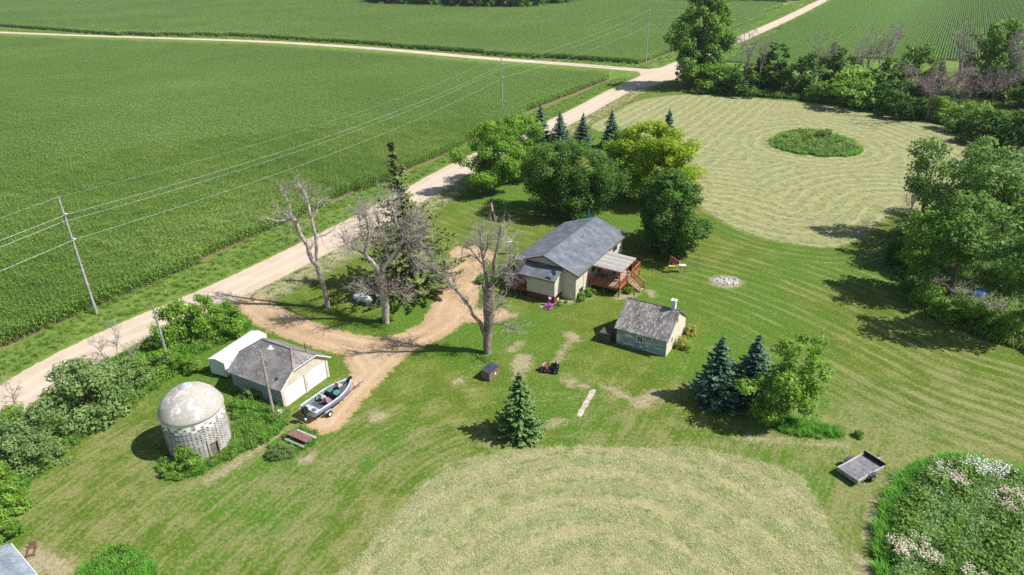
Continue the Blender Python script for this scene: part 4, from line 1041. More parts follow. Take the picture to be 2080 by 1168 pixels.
# ---------------------------------------------------------------- building materials
def siding(name, c, step=.13, worn=None, rough=.65):
    t = NT(name); O = t.obj(); s = t.n('ShaderNodeSeparateXYZ'); t.put(s.inputs[0], O)
    w = t.math('FRACT', t.math('DIVIDE', s.outputs[2], step))
    n = t.noise(1.3, O, 4, .6); base = t.mix(t.ramp(n, .3, .7), tuple(x*.9 for x in c), c)
    if worn:
        cb = t.scaled(O, (.8, .8, 4.5)); m = t.noise(1.0, cb, 5, .7)
        base = t.mix(t.ramp(m, .53, .58), base, worn)
    base = t.mix(t.math('MULTIPLY', t.ramp(w, .2, .0), .18), base, tuple(x*.35 for x in c))
    return t.set(base, rough, 0, .25)
def shingles(name, a, b, patch=None, moss=None, rowh=.14, rough=.9, amt=.5, loss=None):
    t = NT(name); O = t.obj(); s = t.n('ShaderNodeSeparateXYZ'); t.put(s.inputs[0], O)
    cb = t.n('ShaderNodeCombineXYZ'); t.put(cb.inputs[0], s.outputs[1]); t.put(cb.inputs[1], t.math('MULTIPLY', s.outputs[0], 1.15))
    br = t.n('ShaderNodeTexBrick'); t.put(br.inputs['Vector'], cb.outputs[0]); br.inputs['Scale'].default_value = 1.0
    br.inputs['Brick Width'].default_value = .26; br.inputs['Row Height'].default_value = rowh; br.inputs['Mortar Size'].default_value = .012
    t.put(br.inputs['Color1'], a); t.put(br.inputs['Color2'], b); t.put(br.inputs['Mortar'], tuple(x*.45 for x in a))
    c = br.outputs['Color']; n = t.noise(.8, O, 4, .6)
    c = t.mix(t.ramp(n, .35, .75), c, tuple(x*1.25 for x in b))
    if patch:
        p = t.noise(1.7, t.scaled(O, (1.0, 2.6, 1)), 6, .82, .5); c = t.mix(t.math('MULTIPLY', t.ramp(p, amt, amt+.10), .85), c, patch)
        p3 = t.noise(9, O, 2, .8); c = t.mix(t.math('MULTIPLY', t.ramp(p3, .5, .66), .5), c, tuple(x*.35 for x in a))
    if moss:
        p = t.noise(1.7, O, 4, .7); c = t.mix(t.math('MULTIPLY', t.ramp(p, .56, .66), .6), c, moss)
    t.bump(t.math('ADD', br.outputs['Fac'], t.noise(14, O, 2)), -.45, .03)
    return t.set(c, rough, 0, .2)
M_ROOF = shingles('grey_shingles', (.115, .130, .152), (.155, .172, .195))
M_OLDROOF = shingles('weathered_shingles', (.11, .10, .10), (.22, .205, .195), (.55, .53, .50), (.12, .09, .045), .14, .95, .50)
M_OLDROOF2 = shingles('garage_shingles', (.15, .14, .135), (.245, .23, .22), (.48, .45, .42), None, .14, .95, .54)
M_CREAM = siding('cream_siding', (.60, .56, .46), .12)
M_BLUESIDE = siding('peeling_white_siding', (.31, .35, .38), .15, (.72, .73, .73))
M_GARSIDE = siding('grey_weathered_siding', (.33, .36, .40), .16, (.22, .23, .24))
M_SHEDCREAM = plain('cream_stucco', (.62, .56, .44), .85, var=.12, scale=1.5)
M_TRIM = plain('brown_trim', (.16, .115, .085), .6)
M_BRICK = plain('dark_red_brick', (.16, .055, .035), .85, var=.4, scale=6)
M_RED = plain('redwood_stain', (.33, .090, .040), .6, var=.35, scale=3)
M_REDL = plain('lighter_redwood', (.46, .20, .10), .6, var=.3, scale=3)  # a lighter tone of the redwood stain
M_DECKF = plain('deck_boards', (.46, .33, .25), .8, var=.3, scale=2)
t = NT('weathered_planks'); O = t.obj(); s_ = t.n('ShaderNodeSeparateXYZ'); t.put(s_.inputs[0], O)
fl = t.math('FLOOR', t.math('DIVIDE', s_.outputs[1], .19)); wn_ = t.n('ShaderNodeTexWhiteNoise'); wn_.noise_dimensions = '1D'; t.put(wn_.inputs['W'], fl)
fr_ = t.math('FRACT', t.math('DIVIDE', s_.outputs[1], .19))
cc = t.mix(wn_.outputs[0], (.20, .185, .165), (.46, .44, .41)); cc = t.mix(t.ramp(t.noise(3, t.scaled(O, (.6, 6, 1)), 4, .7), .45, .7), cc, (.55, .53, .50))
cc = t.mix(t.ramp(fr_, .12, 0), cc, (.05, .04, .035)); M_PLANK = t.set(cc, .9, 0, .15)
M_WHITE = plain('white_paint', (.72, .72, .71), .5, var=.05)
M_WHITEW = plain('worn_white_paint', (.72, .71, .68), .7, var=.2, scale=4)
M_DARK = plain('dark_opening', (.015, .017, .02), .6)
M_GLASS = plain('window_glass', (.03, .045, .05), .08, spec=.6)
M_BLACK = plain('black_plastic', (.018, .018, .02), .45)
M_RUBBER = plain('tyre_rubber', (.02, .02, .02), .85)
M_STEEL = plain('galvanised_steel', (.52, .54, .56), .4, .7)
M_ALU = plain('white_aluminium', (.74, .76, .78), .35, .2)
M_POLE = plain('weathered_pole_wood', (.34, .29, .25), .9, var=.3, scale=2)
M_POLEG = plain('grey_pole_wood', (.36, .35, .34), .9, var=.3, scale=2)
t = NT('stained_concrete'); O = t.obj(); n1 = t.noise(.7, O, 5, .65, .3); n2 = t.noise(5, O, 3, .7)
s_ = t.n('ShaderNodeSeparateXYZ'); t.put(s_.inputs[0], O)
cc = t.mix(t.ramp(n2, .3, .7), (.36, .33, .29), (.45, .42, .375)); cc = t.mix(t.math('MULTIPLY', t.ramp(n1, .49, .57), .85), cc, (.64, .63, .61))
topm = t.ramp(t.math('ADD', s_.outputs[2], t.math('MULTIPLY', n1, .5)), 6.35, 6.6); cc = t.mix(t.math('MULTIPLY', topm, .22), cc, (.42, .30, .19)); M_DOME = t.set(cc, .9, 0, .2)
M_CONC = plain('concrete', (.47, .45, .42), .9, var=.22, scale=1.6, bump=.3)
M_STAVE = plain('concrete_staves', (.43, .41, .385), .9, var=.28, scale=1.8, bump=.3)
M_LIME = plain('whitewashed_concrete', (.80, .80, .78), .9, var=.12, scale=3)
M_RUSTPINK = plain('rusty_door_frame', (.42, .26, .20), .85, var=.3)
M_BOXBR = plain('brown_metal', (.22, .15, .12), .55, .1)
M_BOXLID = plain('dark_slate_lid', (.05, .06, .075), .5)

def railing(y0, y1, x, z0, h, axis='y', post=True):
    m = MB(); L = abs(y1-y0); n = max(2, int(L/.14))
    for i in range(n+1):
        a = y0+(y1-y0)*i/n
        if axis == 'y': m.box(x-.02, a-.02, z0, x+.02, a+.02, z0+h)
        else: m.box(a-.02, x-.02, z0, a+.02, x+.02, z0+h)
    for zz, w in ((h, .05), (.12, .025)):
        if axis == 'y': m.box(x-w, y0, z0+zz-.02, x+w, y1, z0+zz+.03)
        else: m.box(y0, x-w, z0+zz-.02, y1, x+w, z0+zz+.03)
    return m

def rot_of(v): return math.atan2(v[1], v[0])
# ---------------------------------------------------------------- house
HR = rot_of((.853, -.522))
hs_ = empty('house', (7.93, 75.80, 0), HR, 'cream sided farmhouse with a grey shingle roof and a low front wing', 'house')
W_, L_, EZ, RZ, RX = 8.8, 14.7, 3.66, 5.42, -4.4
m = MB()
m.add([(-W_,0,0),(0,0,0),(0,0,EZ),(RX,0,RZ-.2),(-W_,0,EZ)], [(0,1,2,3,4)])
m.add([(-W_,L_,0),(0,L_,0),(0,L_,EZ),(RX,L_,RZ-.2),(-W_,L_,EZ)], [(4,3,2,1,0)])
m.add([(0,0,0),(0,L_,0),(0,L_,EZ),(0,0,EZ)], [(0,1,2,3)]); m.add([(-W_,0,0),(-W_,L_,0),(-W_,L_,EZ),(-W_,0,EZ)], [(3,2,1,0)])
m.build('wall', M_CREAM, hs_)
e_ = .47; yf, yb = -.42, L_+.5; ez = EZ+.02
rf = MB()
rf.slab([(RX, yf, RZ), (e_, yf, ez), (e_, yb, ez), (RX, yb, RZ)], .12)
rf.slab([(RX, yf, RZ), (RX, yb, RZ), (-W_-e_, yb, ez), (-W_-e_, yf, ez)], .12)
roof = rf.build('roof', M_ROOF, hs_)
m = MB(); m.tube([(RX, yf, RZ+.02), (RX, yb, RZ+.02)], .07, 5); m.build('ridge_cap', plain('ridge_shingle', (.10, .115, .135), .9), roof)
m = MB()
for yy in (yf-.025, yb+.025):
    for sx in (e_, -W_-e_):
        m.add([(RX, yy-.02, RZ+.02), (sx, yy-.02, ez+.02), (sx, yy-.02, ez-.18), (RX, yy-.02, RZ-.18), (RX, yy+.02, RZ+.02), (sx, yy+.02, ez+.02), (sx, yy+.02, ez-.18), (RX, yy+.02, RZ-.18)], [(0,1,2,3),(7,6,5,4),(0,4,5,1),(3,2,6,7)])
m.box(e_, yf, ez-.2, e_+.09, yb, ez-.04); m.box(-W_-e_-.09, yf, ez-.2, -W_-e_, yb, ez-.04)
m.build('trim_board', M_TRIM, roof)
for (vx, vy) in ((-6.2, 6.4), (-3.0, 8.1), (-3.2, 8.6), (-1.5, 7.2)):
    zz = RZ-abs(vx-RX)*(RZ-ez)/(RX*-1+e_); m = MB(); m.tube([(vx, vy, zz-.05), (vx, vy, zz+.34)], .07, 8); m.tube([(vx, vy, zz+.34), (vx, vy, zz+.37)], .09, 8)
    m.build('vent_pipe', M_STEEL, roof)
# blue panel on a mast at the far end of the ridge
m = MB(); m.tube([(RX-.5, L_-1.0, RZ-.15), (RX-.5, L_-1.0, RZ+.55)], .04, 6); m.slab([(RX-.75, L_-1.0, RZ+.35), (RX+.1, L_-1.1, RZ+.35), (RX-.45, L_-1.1, RZ+1.35)], .06, (0, 1, 0))
m.build('ridge_pennant', plain('sky_blue_plastic', (.05, .25, .42), .4), roof)
# front wing with lean-to roof
wx0, wx1, wy, wz0, wz1 = -5.85, -1.92, -2.02, 4.17, 3.17
m = MB(); m.add([(wx0,wy,.95),(wx1,wy,.95),(wx1,wy,wz1),(wx0,wy,wz1)], [(0,1,2,3)])
for xx, f_ in ((wx1, (0,1,2,3)), (wx0, (3,2,1,0))): m.add([(xx,wy,.95),(xx,-.0,.95),(xx,-.0,wz0-.05),(xx,wy,wz1-.0)], [f_])
m.build('wing_wall', M_CREAM, hs_)
m = MB(); m.box(wx0+.03, wy+.03, -.05, wx1-.03, 0, .95); m.build('wing_foundation', M_BRICK, hs_)
m = MB(); m.slab([(-6.95, -.03, wz0), (-1.78, -.03, wz0), (-1.78, wy-.18, wz1-.02), (-6.95, wy-.18, wz1-.02)], .12); lr = m.build('wing_roof', M_ROOF, hs_)
m = MB(); m.box(-6.95, wy-.22, wz1-.2, -1.78, wy-.18, wz1-.03); m.build('trim_board', M_TRIM, lr)
m = MB(); dx_, dy_, dz_ = -2.35, -1.55, 3.42
m.tube([(dx_, dy_, dz_-.1), (dx_, dy_, dz_+.35)], .035, 6); m.tube([(dx_-.3, dy_+.05, dz_-.08), (dx_, dy_, dz_+.25)], .015, 4)
prof = [(.02, 0), (.2, .03), (.36, .10), (.42, .15)]; n0 = len(m.v); m.lathe([(r_, z_) for r_, z_ in prof], 16)
for k in range(n0, len(m.v)):
    p = Vector(m.v[k]); p = Matrix.Rotation(D2R(58), 3, 'X') @ p; m.v[k] = (p.x+dx_, p.y+dy_-.05, p.z+dz_+.5)
m.build('satellite_dish', plain('dish_grey', (.16, .18, .20), .5), lr)
# open porch left of the wing
po = MB(); po.box(-8.3, -1.95, .75, wx0-.02, -.02, .9)
for xx, yy in ((-6.85, -1.9), (-8.2, -1.9)): po.box(xx-.06, yy-.06, 0, xx+.06, yy+.06, 3.1 if xx > -7 else 1.8)
porch = po.build('porch_floor', M_RED, hs_)
m = railing(-8.2, wx0-.05, -1.92, .9, .9, 'x'); m.build('railing', M_RED, porch)
# windows and doors
def window(par, x, y0, y1, z0, z1, side=1, mat=M_TRIM, name='window'):
    m = MB(); w = .07
    m.box(x, y0-w, z0-w, x+.05*side, y0, z1+w); m.box(x, y1, z0-w, x+.05*side, y1+w, z1+w); m.box(x, y0, z1, x+.05*side, y1, z1+w); m.box(x, y0, z0-w, x+.05*side, y1, z0); m.box(x, (y0+y1)/2-.025, z0, x+.045*side, (y0+y1)/2+.025, z1)
    f = m.build(name, mat, par); g_ = MB(); g_.box(x, y0+.002, z0+.002, x+.02*side, y1-.002, z1-.002); g_.build('pane', M_GLASS, f); return f
window(hs_, 0, 11.4, 12.7, 2.3, 3.2); window(hs_, 0, 1.0, 1.9, .35, 1.15); window(hs_, 0, 4.6, 6.0, 2.1, 3.1)
window(hs_, 0, 6.6, 8.4, 1.25, 3.2, name='patio_door')
m = MB(); m.box(0, 2.2, .02, .06, 2.32, 3.6); m.build('downpipe', M_WHITEW, hs_)
m = MB(); m.box(-5.45, wy-.02, 1.35, -5.25, wy, 1.5); m.build('vent_cover', M_WHITE, hs_)
m = MB(); m.box(wx1, -1.3, .15, wx1+.03, -.9, .5); m.build('foundation_vent', M_WHITE, hs_)

# deck with plank roof and stairs
dk = empty('wooden_deck', (7.93, 75.80, 0), HR, 'red stained deck with stairs and grey plank roof beside the house', 'deck')
X1, Y0, Y1, DZ = 4.35, 3.5, 10.4, 1.22
m = MB(); m.box(.02, Y0, DZ-.05, X1, Y1, DZ); m.build('deck_floor', M_DECKF, dk)
m = MB()
m.box(.02, Y0-.04, DZ-.30, X1+.04, Y0, DZ+.002); m.box(X1, Y0, DZ-.30, X1+.04, Y1, DZ+.002); m.box(.02, Y1, DZ-.30, X1+.04, Y1+.04, DZ+.002); m.build('rim_joist', M_RED, dk)
for xx, yy, zz in ((X1-.02, Y0+.02, 3.42), (X1-.02, 6.0, 3.42), (X1-.02, 7.6, 3.42), (X1-.02, Y1, 2.2), (2.2, Y0+.03, 1.2), (X1-.02, 8.5, 3.42)):
    m = MB(); m.box(xx-.06, yy-.06, -.05, xx+.06, yy+.06, zz); m.build('post', M_RED, dk)
railing(.05, X1, Y0+.02, DZ, .92, 'x').build('railing', M_RED, dk)
railing(Y0, 6.0, X1-.02, DZ, .92).build('railing', M_REDL, dk)
railing(7.6, Y1, X1-.02, DZ, .92).build('railing', M_REDL, dk)
railing(.05, X1, Y1, DZ, .92, 'x').build('railing', M_RED, dk)
m = MB(); m.slab([(.35, 3.65, 3.62), (4.5, 3.65, 3.48), (4.5, 8.55, 3.48), (.35, 8.55, 3.62)], .05); pr_ = m.build('plank_roof', M_PLANK, dk)
m = MB()
for yy in (3.70, 5.3, 6.9, 8.48): m.add([(.35,yy-.03,3.565),(4.48,yy-.03,3.425),(4.48,yy-.03,3.29),(.35,yy-.03,3.43),(.35,yy+.03,3.565),(4.48,yy+.03,3.425),(4.48,yy+.03,3.29),(.35,yy+.03,3.43)], [(0,3,2,1),(4,5,6,7),(3,7,6,2),(0,1,5,4),(1,2,6,5),(0,4,7,3)])
m.box(4.30, 3.65, 3.22, 4.42, 8.55, 3.285); m.build('rafter', M_REDL, pr_)
st = MB()
for i in range(6): st.box(X1+.05+i*.29, 6.05, DZ-.2*(i+1)-.04, X1+.05+(i+1)*.29+.02, 7.5, DZ-.2*(i+1))
sto = st.build('stair_treads', M_DECKF, dk)
for yy in (6.02, 7.53):
    m = MB(); a, b_ = (X1+.02, yy, DZ), (X1+1.85, yy, .05); m.slab([(a[0], yy-.025, a[2]), (b_[0], yy-.025, b_[2]), (b_[0], yy+.025, b_[2]), (a[0], yy+.025, a[2])], .24)
    m.add([(a[0], yy-.05, a[2]+.95), (b_[0], yy-.05, b_[2]+.95), (b_[0], yy+.05, b_[2]+.95), (a[0], yy+.05, a[2]+.95), (a[0], yy-.05, a[2]+.89), (b_[0], yy-.05, b_[2]+.89), (b_[0], yy+.05, b_[2]+.89), (a[0], yy+.05, a[2]+.89)], [(0,1,2,3),(7,6,5,4),(0,4,5,1),(2,6,7,3),(1,5,6,2)])
    for i in range(13):
        f_ = i/12; xx = a[0]+(b_[0]-a[0])*f_; zz = a[2]+(b_[2]-a[2])*f_; w = .05 if i in (0, 12) else .02; m.box(xx-w, yy-w, zz-.05, xx+w, yy+w, zz+.9)
    m.build('stair_railing', M_REDL, sto)
def local(x, y, z=0.):
    c, s = math.cos(HR), math.sin(HR); return (7.93+x*c-y*s, 75.80+x*s+y*c, z)
tbl = empty('patio_table', local(2.3, 5.4, DZ), HR, 'round glass patio table under the plank roof of the deck', 'table')
m = MB(); m.lathe([(.0, .72), (.62, .72), (.62, .70), (0, .70)], 20); m.build('table_top', plain('tinted_glass', (.12, .20, .21), .15, spec=.6), tbl)
for k in range(4):
    m = MB(); a = .785+k*1.57; m.tube([(.5*math.cos(a), .5*math.sin(a), 0), (.35*math.cos(a), .35*math.sin(a), .7)], .02, 5); m.build('leg', M_BLACK, tbl)
def patio_chair(loc, rz, label):
    e = empty('patio_chair', loc, rz, label, 'chair', 'patio chairs on the deck')
    m = MB(); m.box(-.27, -.27, .38, .27, .27, .45); m.build('seat', plain('grey_mesh_fabric', (.17, .16, .17), .8), e)
    m = MB(); m.box(-.27, .24, .42, .27, .30, 1.0); m.build('backrest', plain('grey_mesh_fabric', (.17, .16, .17), .8), e)
    for sx in (-.25, .25):
        for sy in (-.25, .25): m = MB(); m.tube([(sx, sy, 0), (sx, sy, .40)], .018, 4); m.build('leg', M_BLACK, e)
    return e
for i, (xx, yy, r_, lb) in enumerate([(1.35, 5.3, 1.6, 'patio chair between the glass table and the house wall'), (3.25, 5.4, -1.6, 'patio chair between the glass table and the outer deck railing'), (2.3, 6.4, 0, 'patio chair behind the glass table on the deck'), (2.4, 4.4, 3.14, 'patio chair by the front deck railing')]):
    patio_chair(local(xx, yy, DZ), HR+r_, lb)
gr = empty('grill', local(3.6, 9.4, DZ), HR+.3, 'black covered grill on the far open corner of the deck', 'grill')
m = MB(); m.box(-.55, -.28, .1, .55, .28, .85); m.build('cabinet', M_BLACK, gr)
m = MB(); m.tube([(-.35, 0, .85), (.35, 0, .85)], .28, 12); m.build('lid', M_BLACK, gr)
pc_ = empty('plant_pot', local(1.0, 9.6, DZ), 0, 'white pot on the deck behind the plank roof', 'plant pot')
m = MB(); m.lathe([(0, 0), (.14, 0), (.2, .35), (.17, .35), (.12, .05)], 12); m.build('pot', M_WHITE, pc_)
m = MB(); m.blob((0, 0, .5), (.22, .22, .22), 3); m.build('plant', plain('pot_plant_leaf', (.06, .13, .03), .6), pc_)

# planting round the house
BX = broadleaf(501, 1.15, .68, .02, LM['walnut'], 'round', 40, .055, 90, .03, br=.22, core=.7)
plant_tree('box_bush', BX, G(1181, 609), 'clipped round bush against the house wall, nearer the front corner', 'shrub', 'clipped bushes', 0., .95)
plant_tree('box_bush', BX, G(1195, 602), 'clipped round bush nearer the deck, right of the other', 'shrub', 'clipped bushes', 2., 1.05)
FL = broadleaf(502, .7, .7, .02, leafmat('purple_petal', (.16, .02, .14), (.33, .04, .30), (.50, .12, .46), .2), 'mound', 20, .06, 60, .03, br=.22)
shrub(FL, (1114, 625), 'mound of purple flowers at the corner of the front wing', .85, 0, name='flower_clump')
PB = MB(); PB.tube([(0, 0, 0), (0, 0, .75)], .02, 5); PB.blob((0, 0, .95), (.22, .22, .22), 5)
o = PB.build('gazing_ball', plain('pink_glass', (.55, .30, .48), .2, spec=.5), smooth=True); g_ = G(1116, 620); o.location = (*g_, 0); tag(o, 'pink ball on a short stand among the purple flowers', 'garden ball')
GSH = broadleaf(503, .8, .6, .02, LM['walnut'], 'mound', 16, .07, 60, .03, br=.25)
shrub(GSH, (1134, 622), 'small light green plant right of the purple flowers', .9, 0)
shrub(GSH, (1150, 616), 'tiny green plant in the bed against the house corner', .5, 1)
shrub(GSH, (1281, 596), 'leafy plant tucked under the deck stairs', 1.15, 2)
PL = bare_tree_mesh(504, 3.0, 1.9, M_TWIGP, M_TWIGP, 12, 1.8)
bare('leafless_shrub', PL, G(1045, 600), 'purplish leafless shrub hiding the porch left of the front wing', 1.0, 0, 'shrub')
bare('leafless_shrub', PL, G(1030, 570), 'purplish leafless shrub by the left corner of the house', .8, 2, 'shrub')
bare('brush_heap', PL, G(955, 500), 'small heap of dead branches at the far end of the driveway', .55, 1, 'brush heap', sz=.3)
shrub(GSH, (985, 575), 'grey green low plant on the grass between driveway and porch', 1.7, 2)
sp = empty('wooden_post', (*G(1038, 516), 0), .3, 'weathered grey post with a small box and a board on top beside the house', 'post')
m = MB(); m.box(-.16, -.16, -.1, .16, .16, 1.9); m.build('post_trunk', M_POLE, sp); m = MB(); m.box(-.5, -.25, 1.4, -.16, .2, 1.85); m.build('bird_box', M_POLEG, sp)
m = MB(); m.box(-.55, -.12, 1.95, .22, .12, 2.0); m.build('board', M_WHITEW, sp)
# flagpole
fp_ = empty('flagpole', (*G(997, 468), 0), 0, 'thin flagpole with a drooping red white and blue flag in front of the ash trees', 'flagpole')
hF = hpx((997, 468), (993, 400)); m = MB(); m.tube([(0, 0, 0), (0, 0, hF)], [.04, .025], 6); m.build('pole', M_STEEL, fp_)
nn = 9; fl = MB(); M_FR, M_FW, M_FB = plain('flag_red', (.42, .05, .06), .8), plain('flag_white', (.60, .58, .58), .8), plain('flag_blue', (.03, .05, .20), .8)
for i in range(nn):      # hanging cloth: stripes run down, canton at the top
    for j in range(6):
        x0 = .03+.04*i; x1 = x0+.04; z0 = hF-.25-j*.34; z1 = z0-.34
        fy = lambda x_, z_: .09*math.sin(x_*22+z_*1.5)
        sh = lambda z_: (hF-z_)*.10
        fl.cur = 2 if j < 2 and i >= 0 else (0 if i % 2 == 0 else 1)
        fl.add([(x0+sh(z0)*.3, fy(x0, z0), z0), (x1+sh(z0)*.3, fy(x1, z0), z0), (x1+sh(z1)*.3, fy(x1, z1), z1), (x0+sh(z1)*.3, fy(x0, z1), z1)], [(0, 1, 2, 3)])
fl.build('flag', [M_FR, M_FW, M_FB], fp_)

# ---------------------------------------------------------------- old shed with chimney
SR = rot_of((.533, .846)); sd_ = empty('old_shed', (16.41, 62.39, 0), SR, 'small old shed with a mossy shingle roof and a white chimney', 'shed')
SW_, SL_ = 6.1, 5.76; se, sr_ = 2.2, 4.25; mx_ = SW_/2
m = MB(); m.add([(0,0,0),(0,SL_,0),(0,SL_,se),(0,0,se)], [(0,1,2,3)]); m.add([(SW_,0,0),(SW_,SL_,0),(SW_,SL_,se),(SW_,0,se)], [(3,2,1,0)])
m.add([(0,SL_,0),(SW_,SL_,0),(SW_,SL_,se),(mx_,SL_,sr_-.1),(0,SL_,se)], [(0,1,2,3,4)]); m.build('wall', M_BLUESIDE, sd_)
m = MB(); m.add([(0,0,0),(SW_,0,0),(SW_,0,se),(mx_,0,sr_-.1),(0,0,se)], [(4,3,2,1,0)]); m.build('gable_wall', M_SHEDCREAM, sd_)
sl_ = (sr_-se)/mx_
m = MB(); m.slab([(-.3, -.22, se-.3*sl_+.06), (mx_, -.22, sr_+.06), (mx_, SL_+.25, sr_+.06), (-.3, SL_+.25, se-.3*sl_+.06)], .08); m.slab([(mx_, -.22, sr_+.06), (SW_+.3, -.22, se-.3*sl_+.06), (SW_+.3, SL_+.25, se-.3*sl_+.06), (mx_, SL_+.25, sr_+.06)], .08)
srf = m.build('roof', M_OLDROOF, sd_)
m = MB(); m.tube([(mx_, -.22, sr_+.07), (mx_, SL_+.25, sr_+.07)], .05, 5); m.build('ridge_cap', M_TRIM, srf)
m = MB(); cx_, cy_ = mx_+.15, .65; m.box(cx_-.24, cy_-.24, sr_-.4, cx_+.24, cy_+.24, sr_+.95); m.box(cx_-.30, cy_-.30, sr_+.95, cx_+.30, cy_-.14, sr_+1.1); m.box(cx_-.30, cy_+.14, sr_+.95, cx_+.30, cy_+.30, sr_+1.1); m.box(cx_-.30, cy_-.14, sr_+.95, cx_-.14, cy_+.14, sr_+1.1); m.box(cx_+.14, cy_-.14, sr_+.95, cx_+.30, cy_+.14, sr_+1.1)
ch_ = m.build('chimney', M_WHITEW, srf)
m = MB(); y0, y1, z0, z1 = 2.72, 3.28, 1.02, 1.66
m.box(-.06, y0-.12, z0-.12, 0, y0, z1+.12); m.box(-.06, y1, z0-.12, 0, y1+.12, z1+.12); m.box(-.06, y0, z1, 0, y1, z1+.12); m.box(-.06, y0, z0-.12, 0, y1, z0); m.box(-.055, (y0+y1)/2-.03, z0, 0, (y0+y1)/2+.03, z1)
f = m.build('window', M_WHITE, sd_); m = MB(); m.box(-.02, y0+.002, z0+.002, -.001, y1-.002, z1-.002); m.build('pane', M_GLASS, f)
for (xx, zz, w, h_) in ((2.9, 2.75, .3, .65), (1.55, 1.05, .32, .5)): m = MB(); m.box(xx, -.02, zz, xx+w, 0, zz+h_); m.build('vent_hatch', M_TRIM, sd_)
def slocal(x, y, z=0.):
    c, s = math.cos(SR), math.sin(SR); return (16.41+x*c-y*s, 62.39+x*s+y*c, z)
bx_ = empty('storage_box', slocal(.2, 6.35), SR, 'dark wooden storage box standing in the shade left of the old shed', 'box')
m = MB(); m.box(-.75, 0, 0, .45, 1.2, 1.15); m.build('box_body', plain('dark_boards', (.10, .085, .075), .8), bx_); m = MB(); m.box(-.8, -.05, 1.15, .5, 1.25, 1.21); m.build('lid', plain('dark_boards', (.10, .085, .075), .8), bx_)
m = MB(); m.lathe([(0, 0), (.2, 0), (.24, .7), (.22, .75), (0, .78)], 12); bu = m.build('bin', plain('dark_blue_plastic', (.03, .03, .12), .5)); bu.location = slocal(1.25, 6.15); tag(bu, 'small dark bin with a red rag beside the left back corner of the shed', 'bin')
m = MB(); m.blob((0, 0, .8), (.2, .16, .1), 2); m.build('rag', plain('red_cloth', (.40, .05, .05), .8), bu)
SHW = broadleaf(505, 1.5, .95, .02, LM['yellow'], 'mound', 24, .085, 70, .03, br=.32)
shrub(SHW, (1383, 705), 'yellowing weedy bush at the right wall of the old shed, nearer the front', .95, 0)
shrub(SHW, (1402, 680), 'browned weedy bush at the right wall of the old shed, further back', .9, 2)
shrub(GSH, (1395, 712), 'small green weed in front of the yellowing bushes by the shed', 1.0, 1)

# ---------------------------------------------------------------- garage (clipped gable roof)
ua = np.array([.4909, .8712]); go_ = G(578, 831)
GRr = rot_of((ua[1], -ua[0])); gg = empty('garage', (go_[0], go_[1], 0), GRr, 'old two door garage with a patchy grey shingle roof', 'garage')
D_, Wd, ze, zr, zc = 6.9, 6.4, 2.45, 4.65, 3.55; ym = Wd/2
yc0 = (zc-ze)/(zr-ze)*ym; yc1 = Wd-yc0
m = MB(); m.add([(0,0,0),(-D_,0,0),(-D_,0,ze),(0,0,ze)], [(3,2,1,0)]); m.add([(0,Wd,0),(-D_,Wd,0),(-D_,Wd,ze),(0,Wd,ze)], [(0,1,2,3)])
m.add([(-D_,0,0),(-D_,Wd,0),(-D_,Wd,ze),(-D_,yc1,zc-.05),(-D_,yc0,zc-.05),(-D_,0,ze)], [(5,4,3,2,1,0)]); m.build('wall', M_GARSIDE, gg)
m = MB()
for y0_, y1_ in ((0, .30), (3.05, 3.35), (6.1, 6.4)): m.box(-.1, y0_, 0, 0, y1_, 2.15)
m.add([(0,0,2.15),(0,Wd,2.15),(0,Wd,ze),(0,yc1,zc-.05),(0,yc0,zc-.05),(0,0,ze)], [(0,1,2,3,4,5)])
m.build('front_wall', plain('cream_boards', (.55, .49, .39), .8, var=.15), gg)
for y0_, y1_ in ((.30, 3.05), (3.35, 6.1)):
    m = MB()
    for i in range(4): m.box(-.09, y0_+.05, .04+i*.525, -.05, y1_-.05, .04+i*.525+.515)
    m.tube([(-.05, (y0_+y1_)/2-.08, 1.0), (-.02, (y0_+y1_)/2-.08, 1.0), (-.02, (y0_+y1_)/2+.08, 1.0), (-.05, (y0_+y1_)/2+.08, 1.0)], .012, 4)
    gd = m.build('garage_door', M_WHITE, gg)
    m = MB(); m.box(-.11, y0_, 0, -.04, y0_+.05, 2.14); m.box(-.11, y1_-.05, 0, -.04, y1_, 2.14); m.box(-.11, y0_, 2.14, -.04, y1_, 2.19); m.build('door_frame', M_TRIM, gd)
o_ = .28; sl2 = (zr-ze)/ym; zo = ze-o_*sl2; r1x, r0x = -1.45, -D_+1.45; fx, bx2 = o_, -D_-o_
cy0 = yc0; cy1 = yc1; zcc = zc
m = MB()
Lp = [(fx, -o_, zo), (fx, cy0, zcc), (r1x, ym, zr), (r0x, ym, zr), (bx2, cy0, zcc), (bx2, -o_, zo)]
Rp = [(fx, Wd+o_, zo), (bx2, Wd+o_, zo), (bx2, cy1, zcc), (r0x, ym, zr), (r1x, ym, zr), (fx, cy1, zcc)]
Fp = [(fx, cy0, zcc), (fx, cy1, zcc), (r1x, ym, zr)]; Bp = [(bx2, cy1, zcc), (bx2, cy0, zcc), (r0x, ym, zr)]
for P_ in (Lp, Rp, Fp, Bp): m.slab([(p[0], p[1], p[2]+.06) for p in P_], .07)
grf = m.build('roof', M_OLDROOF2, gg)
M_RUSTR = plain('rusty_ridge_metal', (.20, .085, .06), .7)
m = MB(); zt = .08
m.tube([(r0x, ym, zr+zt), (r1x, ym, zr+zt)], .05, 5); m.tube([(r1x, ym, zr+zt), (fx, cy0, zcc+zt)], .045, 5); m.tube([(r1x, ym, zr+zt), (fx, cy1, zcc+zt)], .045, 5); m.tube([(r0x, ym, zr+zt), (bx2, cy0, zcc+zt)], .045, 5); m.build('ridge_cap', M_RUSTR, grf)
